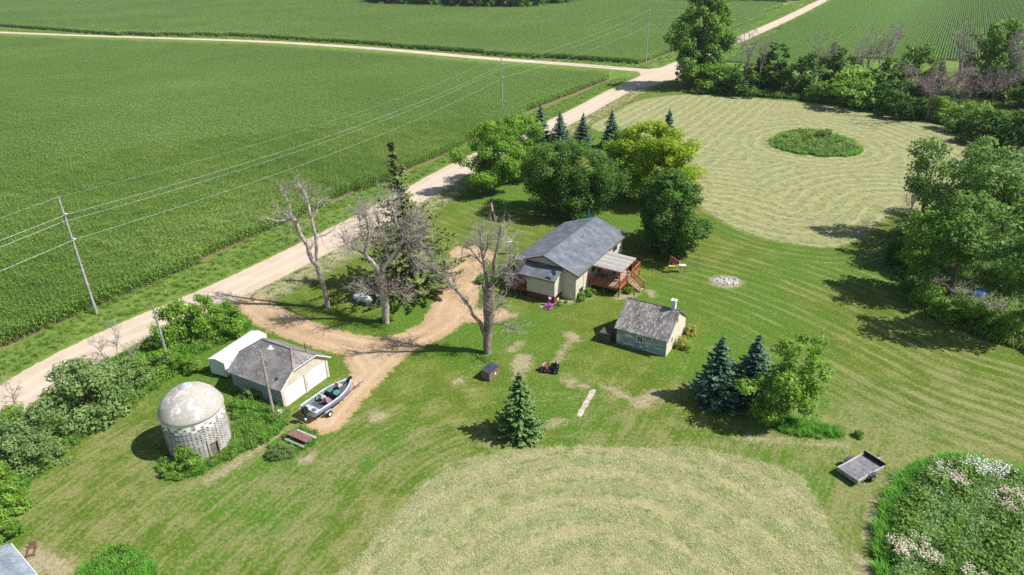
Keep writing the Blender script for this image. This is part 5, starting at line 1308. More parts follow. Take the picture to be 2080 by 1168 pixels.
m = MB(); m.box(fx, cy0-.02, zcc-.03, fx+.03, cy1+.02, zcc+.06)
m.add([(fx, -o_, zo+.07), (fx, cy0, zcc+.07), (fx, cy0, zcc-.06), (fx, -o_, zo-.06), (fx+.04, -o_, zo+.07), (fx+.04, cy0, zcc+.07), (fx+.04, cy0, zcc-.06), (fx+.04, -o_, zo-.06)], [(4,5,6,7),(0,4,7,3),(3,7,6,2),(0,1,5,4)])
m.add([(fx, Wd+o_, zo+.07), (fx, cy1, zcc+.07), (fx, cy1, zcc-.06), (fx, Wd+o_, zo-.06), (fx+.04, Wd+o_, zo+.07), (fx+.04, cy1, zcc+.07), (fx+.04, cy1, zcc-.06), (fx+.04, Wd+o_, zo-.06)], [(7,6,5,4),(3,7,4,0),(2,6,7,3),(4,5,1,0)])
m.build('gable_trim', M_WHITEW, grf)
m = MB(); m.tube([(-.9, 4.6, 3.2), (-.9, 4.6, 4.9)], .035, 6); m.build('roof_mast', M_BLACK, grf)
m = MB(); m.slab([(-3.6, 2.55, 4.30), (-3.6, 2.95, 4.575), (-4.0, 2.95, 4.575), (-4.0, 2.55, 4.30)], .02); m.build('patch', M_WHITE, grf)
m = MB(); m.blob((-.9, .55, 2.98), (.13, .16, .05), 7); m.build('roof_hole', M_DARK, grf)

# white enclosed trailer behind the garage
TR = rot_of((.412, .911)); to = G(400+560/8.99, 660+990/8.99); tr_ = empty('cargo_trailer', (to[0], to[1], 0), TR, 'long white enclosed trailer parked behind the garage', 'trailer')
TWd, TL_ = 2.15, 6.3
m = MB(); m.add([(0,0,.25),(0,TWd,.25),(0,TWd,1.95),(0,TWd/2,2.2),(0,0,1.95),(TL_,0,.25),(TL_,TWd,.25),(TL_,TWd,1.95),(TL_,TWd/2,2.2),(TL_,0,1.95)],
  [(0,4,3,2,1),(5,6,7,8,9),(0,5,9,4),(1,2,7,6),(0,1,6,5)]); m.build('body', M_WHITE, tr_)
m = MB(); m.slab([(-.03, -.03, 1.975), (TL_+.03, -.03, 1.975), (TL_+.03, TWd/2, 2.235), (-.03, TWd/2, 2.235)], .02); m.slab([(-.03, TWd+.03, 1.975), (-.03, TWd/2, 2.235), (TL_+.03, TWd/2, 2.235), (TL_+.03, TWd+.03, 1.975)], .02); m.build('roof', M_WHITE, tr_)
m = MB(); m.lathe([(.12, 0), (.15, 0)], 20); 
mk = plain('faded_grey_print', (.42, .48, .56), .6)
m.v = [(.95+p[0], -.006, 1.52+p[1]) for p in m.v]; m.box(.88, -.006, 1.46, 1.02, -.004, 1.60); m.box(.55, -.006, 1.18, 1.35, -.004, 1.24); m.build('side_marking', mk, tr_)
m = MB(); m.box(.7, -.003, .3, 5.6, 0, .33); m.build('skirt', M_STEEL, tr_)
for xx in (3.0, 3.8):
    for yy in (-.09, TWd+.09): m = MB(); m.tube([(xx, yy-.09, .33), (xx, yy+.09, .33)], .33, 16); m.build('wheel', M_RUBBER, tr_)

# concrete corn crib
cc_ = (-28.42, 49.22); cr = empty('corn_crib', (*cc_, 0), 0, 'round concrete stave corn crib with a stained dome roof', 'corn crib')
RC, HC = 2.62, 4.22; NS = 46; rows = 15; rh = (HC-.3)/rows
wall_ = MB(); a2 = 2*math.pi/NS
def cyl(r_, th, z): return (r_*math.cos(th), r_*math.sin(th), z)
doorA = math.atan2(G(440, 928)[1]-cc_[1], G(440, 928)[0]-cc_[0]); doorB = math.atan2(G(350, 925)[1]-cc_[1], G(350, 925)[0]-cc_[0])
R_ = np.random.default_rng(4)
for s_ in range(NS):
    th0 = s_*a2; th1 = th0+a2
    for r_ in range(rows):
        z0 = .0+r_*rh+.3; z1 = z0+rh
        thm = th0+a2/2
        dA = abs((thm-doorA+math.pi) % (2*math.pi)-math.pi); dB = abs((thm-doorB+math.pi) % (2*math.pi)-math.pi)
        if (dA < .16 and r_ < 5) or (dB < .22 and r_ < 6): continue
        top = r_ >= rows-2
        wall_.cur = 1 if (top and not (r_ == rows-2 and s_ % 3 == 1)) or (r_ == rows-3 and s_ % 2 == 0) or (r_ == rows-4 and s_ % 4 == 1) else 0
        if top or wall_.cur or r_ == 0 or R_.random() < .05:
            wall_.add([cyl(RC, th0, z0), cyl(RC, th1, z0), cyl(RC, th1, z1), cyl(RC, th0, z1)], [(0, 1, 2, 3)])
        else:
            h0, h1 = th0+a2*.30, th1-a2*.30; w0, w1 = z0+rh*.18, z1-rh*.22; Ri = RC-.12
            o4 = [cyl(RC, th0, z0), cyl(RC, th1, z0), cyl(RC, th1, z1), cyl(RC, th0, z1)]; i4 = [cyl(RC, h0, w0), cyl(RC, h1, w0), cyl(RC, h1, w1), cyl(RC, h0, w1)]
            d4 = [cyl(Ri, h0, w0), cyl(Ri, h1, w0), cyl(Ri, h1, w1), cyl(Ri, h0, w1)]
            wall_.add(o4+i4+d4, [(0,1,5,4),(1,2,6,5),(2,3,7,6),(3,0,4,7),(4,5,9,8),(5,6,10,9),(6,7,11,10),(7,4,8,11)])
for s_ in range(NS):
    th0 = s_*a2; th1 = th0+a2; dA = abs((th0+a2/2-doorA+math.pi) % (2*math.pi)-math.pi); dB = abs((th0+a2/2-doorB+math.pi) % (2*math.pi)-math.pi)
    wall_.cur = 0
    if dA < .16 or dB < .22: continue
    wall_.add([cyl(RC+.02, th0, -.1), cyl(RC+.02, th1, -.1), cyl(RC+.02, th1, .3), cyl(RC+.02, th0, .3)], [(0, 1, 2, 3)])
wall_.build('stave_wall', [M_STAVE, M_LIME], cr)
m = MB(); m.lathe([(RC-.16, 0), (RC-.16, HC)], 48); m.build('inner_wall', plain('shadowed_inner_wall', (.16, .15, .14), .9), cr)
for k in range(5):
    z = 1.14+k*.5227
    m = MB(); pts = [cyl(RC+.015, doorA+.2+i*(2*math.pi-.4)/60, z) for i in range(61)]; m.tube(pts, .014, 4); m.build('hoop', M_POLEG, cr)
for d_, w in ((doorA, .17), (doorB, .23)):
    for sgn in (-1, 1):
        m = MB(); th = d_+sgn*w; m.tube([cyl(RC+.03, th, 0), cyl(RC+.03, th, 2.0)], .07, 4); m.build('door_post', M_RUSTPINK, cr)
m = MB(); m.lathe([(RC+.02, HC-.06), (RC+.10, HC-.06), (RC+.12, HC+.04), (RC+.06, HC+.22), (2.52, HC+.55), (2.28, HC+.95), (1.95, HC+1.33), (1.55, HC+1.66), (1.1, HC+1.95), (.7, HC+2.15), (.42, HC+2.27)], 56); dm = m.build('dome', M_DOME, cr, True)
m = MB(); m.lathe([(.56, HC+2.20), (.54, HC+2.28), (.30, HC+2.42), (0, HC+2.52)], 20); m.build('cap', plain('galvanised_cap', (.46, .50, .56), .6, .1), dm)

# neighbouring roof at the lower left corner
nr = empty('neighbour_shed', (0, 0, 0), 0, 'corner of a blue grey shingled roof cut by the lower left picture corner', 'shed')
a = np.array(G(22, 1104, 3.2)); b_ = np.array(G(78, 1172, 3.2)); c_ = np.array(G(-8, 1108, 3.2)); dn_ = (b_-a)/np.linalg.norm(b_-a); lf = np.array([dn_[1], -dn_[0]]); lf = lf if lf[0] < 0 else -lf
nr.location = (a[0], a[1], 0); nr.rotation_euler = (0, 0, rot_of(dn_))
sgn = 1 if np.cross(np.append(dn_, 0), np.append(lf, 0))[2] > 0 else -1
m = MB(); m.slab([(0, 0, 3.2), (9, 0, 3.2), (9, sgn*3.2, 4.8), (0, sgn*3.2, 4.8)], .12); m.slab([(0, sgn*3.2, 4.8), (9, sgn*3.2, 4.8), (9, sgn*6.4, 3.2), (0, sgn*6.4, 3.2)], .12)
nrf = m.build('roof', shingles('blue_grey_shingles', (.17, .20, .23), (.27, .31, .35), (.42, .47, .50), None, .13, .9, .62), nr)
m = MB(); m.box(0, -sgn*.05, 3.06, 9, 0, 3.22); m.build('edge_trim', M_WHITE, nrf)
m = MB(); m.box(.3, sgn*.3, 0, 8.7, sgn*6.1, 3.05); m.add([(.3, sgn*.3, 3.05), (.3, sgn*6.1, 3.05), (.3, sgn*3.2, 4.5)], [(0, 1, 2)]); m.build('wall', M_CREAM, nr)
def frame_thing(px, label):
    e = empty('rusty_rack', (*G(*px), 0), .4, label, 'rack'); M_ = plain('brown_rusty_steel', (.20, .11, .07), .8)
    e.scale = (.7, .7, .7)
    for sx in (-.35, .35):
        m = MB(); m.box(sx-.05, -.7, .25, sx+.05, .7, .35); m.build('side_rail', M_, e)
        for sy in (-.6, .6): m = MB(); m.box(sx-.03, sy-.03, 0, sx+.03, sy+.03, .25); m.build('leg', M_, e)
    m = MB(); m.box(-.30, -.65, .26, .30, -.55, .34); m.box(-.30, .5, .26, .30, .6, .34); m.box(-.35, .75, .25, .35, .85, .8); m.build('cross_bar', M_, e)
frame_thing((66, 1122), 'rusty brown metal frame on the pale ground beside the lower left roof')

# ---------------------------------------------------------------- power poles and wires
def vpx(b_, p_):       # height of the photo point p_ above the foot pixel b_
    return hpx(b_, p_)
def power_pole(at, h, ins, r, label, rz):
    e = empty('power_pole', (at[0], at[1], 0), rz, label, 'power pole', 'wooden power poles along the road')
    m = MB(); m.tube([(0, 0, -.3), (0, 0, h*.5), (0, 0, h)], [r, r*.82, r*.62], 10); m.build('pole', M_POLEG, e)
    tips = []
    for k, (z, sx) in enumerate(ins):
        m = MB(); m.tube([(0, 0, z), (sx*.75, 0, z+.02)], .035, 6); 
        for q_ in range(5): m.tube([(sx*(.28+.1*q_), 0, z), (sx*(.31+.1*q_), 0, z)], .075, 8)
        m.build('insulator', M_ALU, e)
        c, s = math.cos(rz), math.sin(rz); tips.append((at[0]+sx*.75*c, at[1]+sx*.75*s, z))
    m = MB(); m.tube([(0, 0, h-.03), (.5, 0, h+.1)], .02, 4); m.build('top_bracket', M_STEEL, e)
    tips.append((at[0], at[1], h+.02)); return tips
pA, pM, pC = G(197, 638), (-1.56, 180.4), G(1311, 137)
d0 = np.array(pM)-np.array(pA); pO = tuple(np.array(pA)-np.array([52, 104])); pD = (pC[0]+55, pC[1]+93)
rzp = rot_of((d0[1], -d0[0]))
TA = power_pole(pA, 15.25, [(13.3, 1), (12.1, -1), (10.2, 1)], .17, 'tall grey power pole at the corn edge, nearest and leftmost', rzp)
TM = power_pole(pM, 15.3, [(13.2, 1), (11.8, -1), (10.0, 1)], .17, 'power pole standing behind the light green ash trees', rzp)
TC = power_pole(pC, 22.0, [(19.5, 1), (16.9, -1), (14.4, 1)], .2, 'tallest power pole at the corner of the crossroads', rzp)
TD = [(pD[0], pD[1], z) for z in (13.3, 12, 10.2, 15.3)]; TO = [(pO[0], pO[1], z) for z in (13.3, 12.1, 10.2, 15.25)]
M_WIRE = plain('bright_aluminium_wire', (.70, .74, .76), .35, .3, .6)
def wire(a, b_, sag, label, r=.028):
    m = MB(); n = 30; m.tube([tuple(a[i]+(b_[i]-a[i])*k/n-(4*sag*(k/n)*(1-k/n) if i == 2 else 0) for i in range(3)) for k in range(n+1)], r, 4)
    o = m.build('power_line', M_WIRE); tag(o, label, 'power line', 'overhead power lines')
nm = ['uppermost side wire', 'middle side wire', 'lowest wire', 'thin topmost wire']
for i in range(4):
    r = .012 if i < 3 else .006
    wire(TO[i], TA[i], 1.6, nm[i]+', left of the nearest power pole', r)
    wire(TA[i], TM[i], 2.0, nm[i]+', over the corn between the nearest and the middle pole', r)
    wire(TM[i], TC[i], 1.2, nm[i]+', between the middle and the tallest pole', r)
    wire(TC[i], TD[i], 1.2, nm[i]+', beyond the tallest pole', r)
# metal pole and yard-light pole
e = empty('metal_pole', (*G(345, 745), 0), .3, 'grey metal service pole rising from the hedge above the crib', 'pole'); hp = 7.75
m = MB(); m.tube([(0, 0, 0), (0, 0, hp*.55)], .11, 8); m.tube([(0, 0, hp*.55), (0, 0, hp)], .085, 8); m.build('shaft', M_STEEL, e)
m = MB(); m.box(-.2, -.14, .6, .2, .14, 1.3); m.build('meter_box', M_STEEL, e); m = MB(); m.tube([(.13, 0, 1.3), (.13, 0, hp*.8)], .03, 6); m.build('conduit', M_ALU, e)
m = MB(); m.box(-.28, -.2, 0, .28, .2, .3); m.build('base_block', M_CONC, e)
e = empty('yard_light_pole', (*G(557, 845), 0), .2, 'brown wooden yard pole with a lamp arm in front of the garage side', 'pole')
m = MB(); m.tube([(0, 0, -.1), (0, 0, 7.4)], [.14, .10], 9); m.build('pole', M_POLE, e)
m = MB(); m.tube([(0, 0, 7.1), (.35, .1, 7.25), (.8, .2, 7.25)], .025, 5); arm = m.build('lamp_arm', M_STEEL, e); m = MB(); m.tube([(.75, .19, 7.28), (1.15, .28, 7.24)], [.09, .11], 8); m.build('lamp_head', M_WHITE, arm)
m = MB(); m.blob((0, 0, .14), (.55, .35, .28), 11, 3); o = m.build('boulder', plain('pale_stone', (.55, .53, .48), .9)); o.location = (*G(571, 839), 0); tag(o, 'pale boulder at the foot of the yard light pole', 'boulder')
# stop sign and small road sign
e = empty('stop_sign', (*G(1373, 167), 0), 0, 'red octagonal stop sign at the crossroads', 'road sign'); s0 = 1.35
yaw = rot_of((math.cos(-.35), math.sin(-.35))); e.rotation_euler = (0, 0, yaw); zc_ = 2.75
m = MB(); m.tube([(0, .04, 0), (0, .04, zc_+.4)], .05, 6); m.build('post', M_POLEG, e)
def octa(r, y0_, y1_, z): return [(r*math.cos(D2R(22.5+45*k)), y, z+r*math.sin(D2R(22.5+45*k))) for y in (y0_, y1_) for k in range(8)]
fo = [tuple(range(8)), tuple(range(15, 7, -1))]+[(k, (k+1) % 8, (k+1) % 8+8, k+8) for k in range(8)]
m = MB(); m.add(octa(.62, -.03, 0, zc_), fo); pl = m.build('border', M_WHITE, e); m = MB(); m.add(octa(.55, -.035, -.031, zc_), fo); m.build('sign_face', plain('stop_red', (.50, .03, .03), .5), e)
fc = bpy.data.curves.new('lettering', 'FONT'); fc.body = 'STOP'; fc.size = .42; fc.align_x = 'CENTER'; fc.align_y = 'CENTER'; fc.extrude = .003
fo_ = bpy.data.objects.new('lettering', fc); col.objects.link(fo_); fo_.parent = e; fo_.location = (0, -.042, zc_); fo_.rotation_euler = (D2R(90), 0, 0); fc.materials.append(M_WHITE)
bpy.context.view_layer.update(); dg_ = bpy.context.evaluated_depsgraph_get(); lm_ = bpy.data.meshes.new_from_object(fo_.evaluated_get(dg_)); lo_ = bpy.data.objects.new('lettering', lm_); col.objects.link(lo_); lo_.parent = e; lo_.location = fo_.location; lo_.rotation_euler = fo_.rotation_euler; bpy.data.objects.remove(fo_); lo_.name = 'lettering'
e = empty('road_name_sign', (*G(1340, 136), 0), 0, 'small green road name sign on the far verge by the tallest pole', 'road sign')
m = MB(); m.tube([(0, 0, 0), (0, 0, 3.0)], .045, 6); m.build('post', M_POLEG, e); m = MB(); m.box(-.9, -.02, 2.75, .9, .02, 3.05); m.build('sign_panel', plain('sign_green', (.03, .16, .08), .5), e)

# ---------------------------------------------------------------- propane tank
a = np.array(G(721, 611)); b_ = np.array(G(756, 621)); ctr = (a+b_)/2; dd = b_-a
e = empty('propane_tank', (*ctr, 0), rot_of(dd), 'silver white propane tank lying on the grass between the dead trees', 'propane tank')
m = MB(); n0 = 0; R0 = .47; L2 = 1.45; pr2 = [(0.001, -L2)]+[(R0*math.sin(k*math.pi/2/6), -L2+.42*(1-math.cos(k*math.pi/2/6))) for k in range(1, 7)]+[(R0*math.sin(k*math.pi/2/6), L2-.42*(1-math.cos(k*math.pi/2/6))) for k in range(6, 0, -1)]+[(0.001, L2)]
m.lathe(pr2, 24); m.v = [(p[2], p[0], p[1]+.72) for p in m.v]; m.build('tank_body', plain('silver_paint', (.66, .68, .72), .4, .2), e, True)
m = MB(); m.lathe([(.24, 1.12), (.24, 1.30), (.18, 1.38), (0, 1.40)], 16); m.build('valve_dome', M_WHITEW, e, True)
for sx in (-.8, .8): m = MB(); m.box(sx-.1, -.35, 0, sx+.1, .35, .30); m.build('foot', M_CONC, e)

# ---------------------------------------------------------------- picnic table
pa, pb, pc2 = np.array(G(540+495/11.683, 850+370/11.683, .75)), np.array(G(540+960/11.683, 850+570/11.683, .75)), None
dd = pb-pa; L = np.linalg.norm(dd); dd /= L; e = empty('picnic_table', (*(pa+dd*L/2), 0), rot_of(dd), 'weathered red brown picnic table in the weeds below the boat', 'picnic table')
M_PT = plain('faded_red_brown_boards', (.25, .13, .12), .85, var=.35, scale=4); m = MB()
for i in range(5): m.box(-L/2, .0+i*.17, .72, L/2, .155+i*.17, .76)
m.build('table_top', M_PT, e)
for y0_ in (-.42, 1.02): m = MB(); m.box(-L/2+.02, y0_, .42, L/2-.02, y0_+.24, .46); m.build('bench', M_PLANK, e)
for sx in (-L/2+.35, L/2-.35):
    m = MB(); m.tube([(sx, .0, 0), (sx, .35, .72)], .04, 4); m.tube([(sx, .82, 0), (sx, .5, .72)], .04, 4); m.box(sx-.03, -.42, .36, sx+.03, 1.24, .42); m.build('leg_frame', M_PLANK, e)
# ---------------------------------------------------------------- boat and its trailer
st_c = (np.array([-20.40, 53.07])+np.array([-18.38, 51.73]))/2; bow = np.array([-16.22, 56.99]); dd = bow-st_c; BL = np.linalg.norm(dd); dd /= BL
bt = empty('fishing_boat', (*st_c, 0), rot_of(dd), 'open white and blue fishing boat with black outboard in front of the garage', 'boat')
BL += .1; NSB = 12; BW = 1.18; keel0, sheer0 = .62, 1.38
def hb(s): return BW*(1-(max(0, s-.42)/.58)**2.3) if s > .42 else BW*(.94+.06*s/.42)
def sheer(s): return sheer0+.34*s**2.2
def keel(s): return keel0+.62*max(0, (s-.62)/.38)**2.2
hullv = MB(); ring = []
for i in range(NSB+1):
    s = i/NSB; x = BL*s; w = max(hb(s), .03); zs, zk = sheer(s), keel(s)
    ring.append([(x, 0, zk), (x, w*.55, zk+.10+.0*s), (x, w*.84, zk+.28), (x, w*.92, zk+(zs-zk)*.80), (x, w, zs)])
for sg in (1, -1):
    for i in range(NSB):
        for j in range(4):
            q4 = [ring[i][j], ring[i+1][j], ring[i+1][j+1], ring[i][j+1]]; q4 = [(p[0], sg*p[1], p[2]) for p in q4]
            hullv.cur = 1 if j == 2 else 0
            hullv.add(q4, [(0, 1, 2, 3) if sg < 0 else (3, 2, 1, 0)])
tv = ring[0]; hullv.cur = 0; hullv.add([(p[0], p[1], p[2]) for p in tv]+[(p[0], -p[1], p[2]) for p in tv[1:]][::-1], [tuple(range(9))])
hullv.build('hull', [M_ALU, plain('blue_grey_hull_stripe', (.20, .24, .42), .35)], bt)
g_ = MB()      # gunwale and inner sides
for sg in (1, -1):
    for i in range(NSB):
        a4 = []
        for s in (i/NSB, (i+1)/NSB):
            w = max(hb(s), .03); x = BL*s-(.0 if s < 1 else .1); a4.append(((x, sg*(w+.03), sheer(s)+.03), (x, sg*max(w-.16, .0), sheer(s)+.03), (x, sg*max(w-.18, 0), max(.95, sheer(s)-.42))))
        g_.cur = 0; g_.add([a4[0][0], a4[1][0], a4[1][1], a4[0][1]], [(0, 1, 2, 3)]); g_.cur = 1; g_.add([a4[0][1], a4[1][1], a4[1][2], a4[0][2]], [(0, 1, 2, 3)])
M_CARP = plain('grey_boat_carpet', (.10, .105, .125), .95)
g_.build('gunwale', [M_ALU, plain('blue_grey_liner', (.20, .25, .30), .7)], bt)
m = MB(); fl_ = [(0.05, -.88), (0.05, .88)]+[(BL*s, hb(s)-.17) for s in (.15, .3, .42, .55)]+[(BL*.55, -(hb(.55)-.17))]+[(BL*s, -(hb(s)-.17)) for s in (.42, .3, .15)]
m.slab([(x, y, .98) for x, y in fl_][::-1], .04); m.build('floor', M_CARP, bt)
m = MB(); fd = [(BL*.60, .72)]+[(BL*s, max(hb(s)-.17, .02)) for s in (.7, .8, .9, .96)]+[(BL*s, -max(hb(s)-.17, .02)) for s in (.96, .9, .8, .7)]+[(BL*.60, -.72)]
m.slab([(x, y, 1.30) for x, y in fd][::-1], .32); m.build('casting_deck', M_CARP, bt)
m = MB(); m.box(.1, -.85, .98, .75, .85, 1.22); m.build('stern_deck', plain('pale_boat_vinyl', (.50, .50, .46), .6), bt)
for sy, lb in ((.48, 0), (-.48, 0)):
    m = MB(); m.box(BL*.50, sy-.27, .98, BL*.56, sy+.27, 1.50); m.build('console', M_BLACK, bt)
    m = MB(); m.slab([(BL*.52, sy-.32, 1.50), (BL*.52, sy+.32, 1.50), (BL*.60, sy+.26, 1.74), (BL*.60, sy-.26, 1.74)][::-1], .02); m.build('windscreen', plain('aqua_tinted_acrylic', (.10, .30, .30), .1, spec=.6), bt)
def boat_seat(x, y, z, mat, rz=0):
    m = MB(); m.tube([(x, y, z), (x, y, z+.3)], .04, 6); m.box(x-.22, y-.23, z+.3, x+.24, y+.23, z+.42); m.box(x-.30, y-.23, z+.36, x-.20, y+.23, z+.85); m.build('seat', mat, bt)
M_SEAT = plain('beige_boat_seat', (.48, .46, .40), .7)
boat_seat(BL*.38, .40, .98, M_SEAT); boat_seat(BL*.72, .12, 1.30, M_SEAT); boat_seat(BL*.36, -.42, .98, plain('pink_grey_seat', (.48, .30, .33), .7))
m = MB(); m.blob((BL*.35, -.42, 1.50), (.32, .24, .10), 21); m.build('towel', plain('pink_towel', (.62, .10, .22), .9), bt, True)
m = MB(); m.box(-.62, -.20, 1.25, -.12, .20, 1.80); m.tube([(-.36, 0, 1.3), (-.42, 0, .55)], [.13, .08], 8); m.tube([(-.12, 0, 1.2), (.08, 0, 1.2)], .1, 6); mo = m.build('outboard_motor', M_BLACK, bt)
m = MB(); m.tube([(-.55, 0, .55), (-.45, 0, .55)], .15, 10); m.build('propeller', M_ALU, mo)
m = MB(); m.tube([(BL*.93, 0, 1.75), (BL*.78, -.2, 1.82)], .035, 6); m.box(BL*.92, -.12, 1.70, BL*.99, .12, 1.92); m.build('trolling_motor', M_BLACK, bt)
m = MB(); m.box(.25, -.6, 1.22, .5, -.2, 1.36); m.build('blue_locker', plain('bright_blue_plastic', (.04, .20, .45), .5), bt)
tl = empty('boat_trailer', (*st_c, 0), rot_of(dd), 'dark boat trailer carrying the fishing boat', 'trailer')
m = MB()
for sy in (-.55, .55): m.tube([(.3, sy, .5), (BL*.6, sy, .5), (BL+.1, sy*.12, .52)], .05, 4)
m.tube([(BL+.1, 0, .52), (BL+1.35, 0, .5)], .055, 4)
for xx in (.6, 2.2, 3.6): m.box(xx-.04, -.75, .46, xx+.04, .75, .54)
m.build('frame', M_BLACK, tl)
m = MB(); m.tube([(BL+.1, 0, .5), (BL-.05, 0, 1.3)], .04, 5); m.build('winch_post', M_STEEL, tl)
m = MB(); m.tube([(BL+.9, .12, 0), (BL+.9, .12, .8)], .03, 6); m.build('jack', M_STEEL, tl)
for sy in (-1.02, 1.02):
    m = MB(); m.tube([(1.55, sy-.10, .32), (1.55, sy+.10, .32)], .32, 18); wh = m.build('wheel', M_RUBBER, tl); m = MB(); m.tube([(1.55, sy-.115, .32), (1.55, sy+.115, .32)], .17, 14); m.build('rim', M_ALU, wh)
    m = MB(); m.slab([(1.12, sy-.13, .62), (1.25, sy-.13, .72), (1.85, sy-.13, .72), (1.98, sy-.13, .62), (1.98, sy+.13, .62), (1.85, sy+.13, .72), (1.25, sy+.13, .72), (1.12, sy+.13, .62)], .03); m.build('mudguard', M_STEEL, tl)

# ---------------------------------------------------------------- utility trailer
bl, br2, tr2 = np.array([26.95, 43.95]), np.array([27.79, 42.26]), np.array([30.75, 43.93]); dd = (tr2-br2)/np.linalg.norm(tr2-br2)
ut = empty('utility_trailer', (*br2, 0), rot_of(dd), 'flat utility trailer with pale rails and a dark plank bed on the lawn', 'trailer')
UL, UW = 3.4, 1.95; M_UF = plain('pale_rail_paint', (.55, .49, .40), .7); M_UB = plain('worn_dark_bed', (.20, .19, .21), .8, var=.35, scale=2.5)
m = MB(); m.box(0, 0, .48, UL, UW, .53); m.build('bed', M_UB, ut)
for y0_, y1_ in ((0, .07), (UW-.07, UW)): m = MB(); m.box(0, y0_, .60, UL, y1_, .70); [m.box(x_, y0_, .40, x_+.07, y1_, .60) for x_ in (0, .85, 2.45, UL-.07)]; m.box(0, y0_, .40, UL, y1_, .475); m.build('side_rail', M_UF, ut)
m = MB(); m.box(UL, 0, .40, UL+.05, UW, .95); m.build('front_board', M_BLACK, ut); m = MB(); m.box(-.05, 0, .30, 0, UW, .69); m.build('tailgate', plain('grey_tailgate', (.22, .24, .25), .7), ut)
m = MB(); m.box(UL+.051, .02, .86, UL+.09, UW-.02, .95); m.build('front_rail', M_UF, ut)
m = MB(); m.tube([(UL, UW/2-.5, .42), (UL+1.0, UW/2, .42)], .04, 4); m.tube([(UL, UW/2+.5, .42), (UL+1.0, UW/2, .42)], .04, 4); m.tube([(UL+.95, UW/2, .42), (UL+1.3, UW/2, .45)], .05, 6); m.build('drawbar', M_STEEL, ut)
m = MB(); m.tube([(UL+.8, UW/2+.12, 0), (UL+.8, UW/2+.12, .75)], .03, 6); m.build('jack', M_BLACK, ut)
for sy, sg in ((-.16, -1), (UW+.16, 1)):
    m = MB(); m.tube([(1.65, sy-.1, .33), (1.65, sy+.1, .33)], .33, 18); wh = m.build('wheel', M_RUBBER, ut); m = MB(); m.tube([(1.65, sy-.11, .33), (1.65, sy+.11, .33)], .15, 12); m.build('rim', plain('rusty_rim', (.40, .20, .12), .7), wh)
    m = MB(); m.slab([(1.2, sy-.15, .62), (1.35, sy-.15, .80), (1.95, sy-.15, .80), (2.1, sy-.15, .62), (2.1, sy+.15, .62), (1.95, sy+.15, .80), (1.35, sy+.15, .80), (1.2, sy+.15, .62)], .04); m.build('mudguard', plain('dark_blue_grey_steel', (.07, .09, .13), .5), ut)

# ---------------------------------------------------------------- dumpster, mower, slab, stones
bf, bl_, brr = np.array([-2.49, 58.36]), np.array([-3.15, 58.68]), np.array([-1.73, 59.48]); dd = (brr-bf)/np.linalg.norm(brr-bf)
e = empty('refuse_container', (*bf, 0), rot_of(dd), 'brown metal refuse container with a dark lid on the lawn', 'container')
LB, WB2 = 1.75, 1.05
m = MB(); m.box(0, 0, .06, LB, WB2, .98); m.box(-.03, -.03, .90, LB+.03, WB2+.03, .96); m.build('body', M_BOXBR, e)
for x0, x1 in ((-.03, LB/2-.01), (LB/2+.01, LB+.03)): m = MB(); m.slab([(x0, -.04, .98), (x1, -.04, .98), (x1, WB2+.04, 1.10), (x0, WB2+.04, 1.10)], .04); m.build('lid', M_BOXLID, e)
m = MB(); m.box(.9, -.035, .35, 1.15, -.031, .6); m.build('label_plate', M_WHITE, e)
for sx in (.1, LB-.1): m = MB(); m.box(sx-.06, .1, 0, sx+.06, WB2-.1, .06); m.build('skid', M_BLACK, e)
a = np.array(G(1098, 752)); b_ = np.array(G(1136, 755)); dd = b_-a
mw = empty('riding_mower', (*(a*.5+b_*.5), 0), rot_of(dd), 'small red and black riding mower parked on the lawn', 'mower')
m = MB(); m.slab([(-1.0, -.25, .62), (-.35, -.28, .72), (-.35, .28, .72), (-1.0, .25, .62)], .3); m.slab([(-.35, -.3, .42), (.1, -.3, .42), (.1, .3, .42), (-.35, .3, .42)], .1); m.build('body', plain('faded_red_paint', (.30, .10, .09), .6), mw)
m = MB(); m.box(-.55, -.55, .12, .15, .55, .30); m.build('cutting_deck', plain('dark_deck', (.06, .04, .045), .6), mw)
m = MB(); m.slab([(.1, -.4, .75), (.95, -.4, .70), (.95, .4, .70), (.1, .4, .75)], .35); m.box(.15, -.26, .75, .6, .26, .86); m.box(.55, -.26, .78, .66, .26, 1.2); m.build('seat', M_BLACK, mw)
m = MB(); m.tube([(-.3, 0, .7), (-.12, 0, .98)], .03, 5); 
m.tube([(-.12+.16*math.cos(k*.524)*.5, .18*math.sin(k*.524), 1.0+.08*math.cos(k*.524)) for k in range(13)], .018, 5, False); m.build('steering_wheel', M_BLACK, mw)
for x_, y_, r_ in ((.62, -.52, .30), (.62, .52, .30), (-.85, -.42, .19), (-.85, .42, .19)):
    m = MB(); m.tube([(x_, y_-.11, r_), (x_, y_+.11, r_)], r_, 16); wh = m.build('wheel', M_RUBBER, mw); m = MB(); m.tube([(x_, y_-.12, r_), (x_, y_+.12, r_)], r_*.5, 12); m.build('hub', plain('blue_grey_hub', (.12, .20, .32), .5), wh)
m = MB(); m.tube([(-.95, .1, .65), (-.4, .3, .8)], .035, 5); m.tube([(-.7, -.2, .66), (-.6, .1, .95)], .03, 5); m.build('white_bar', M_WHITEW, mw)
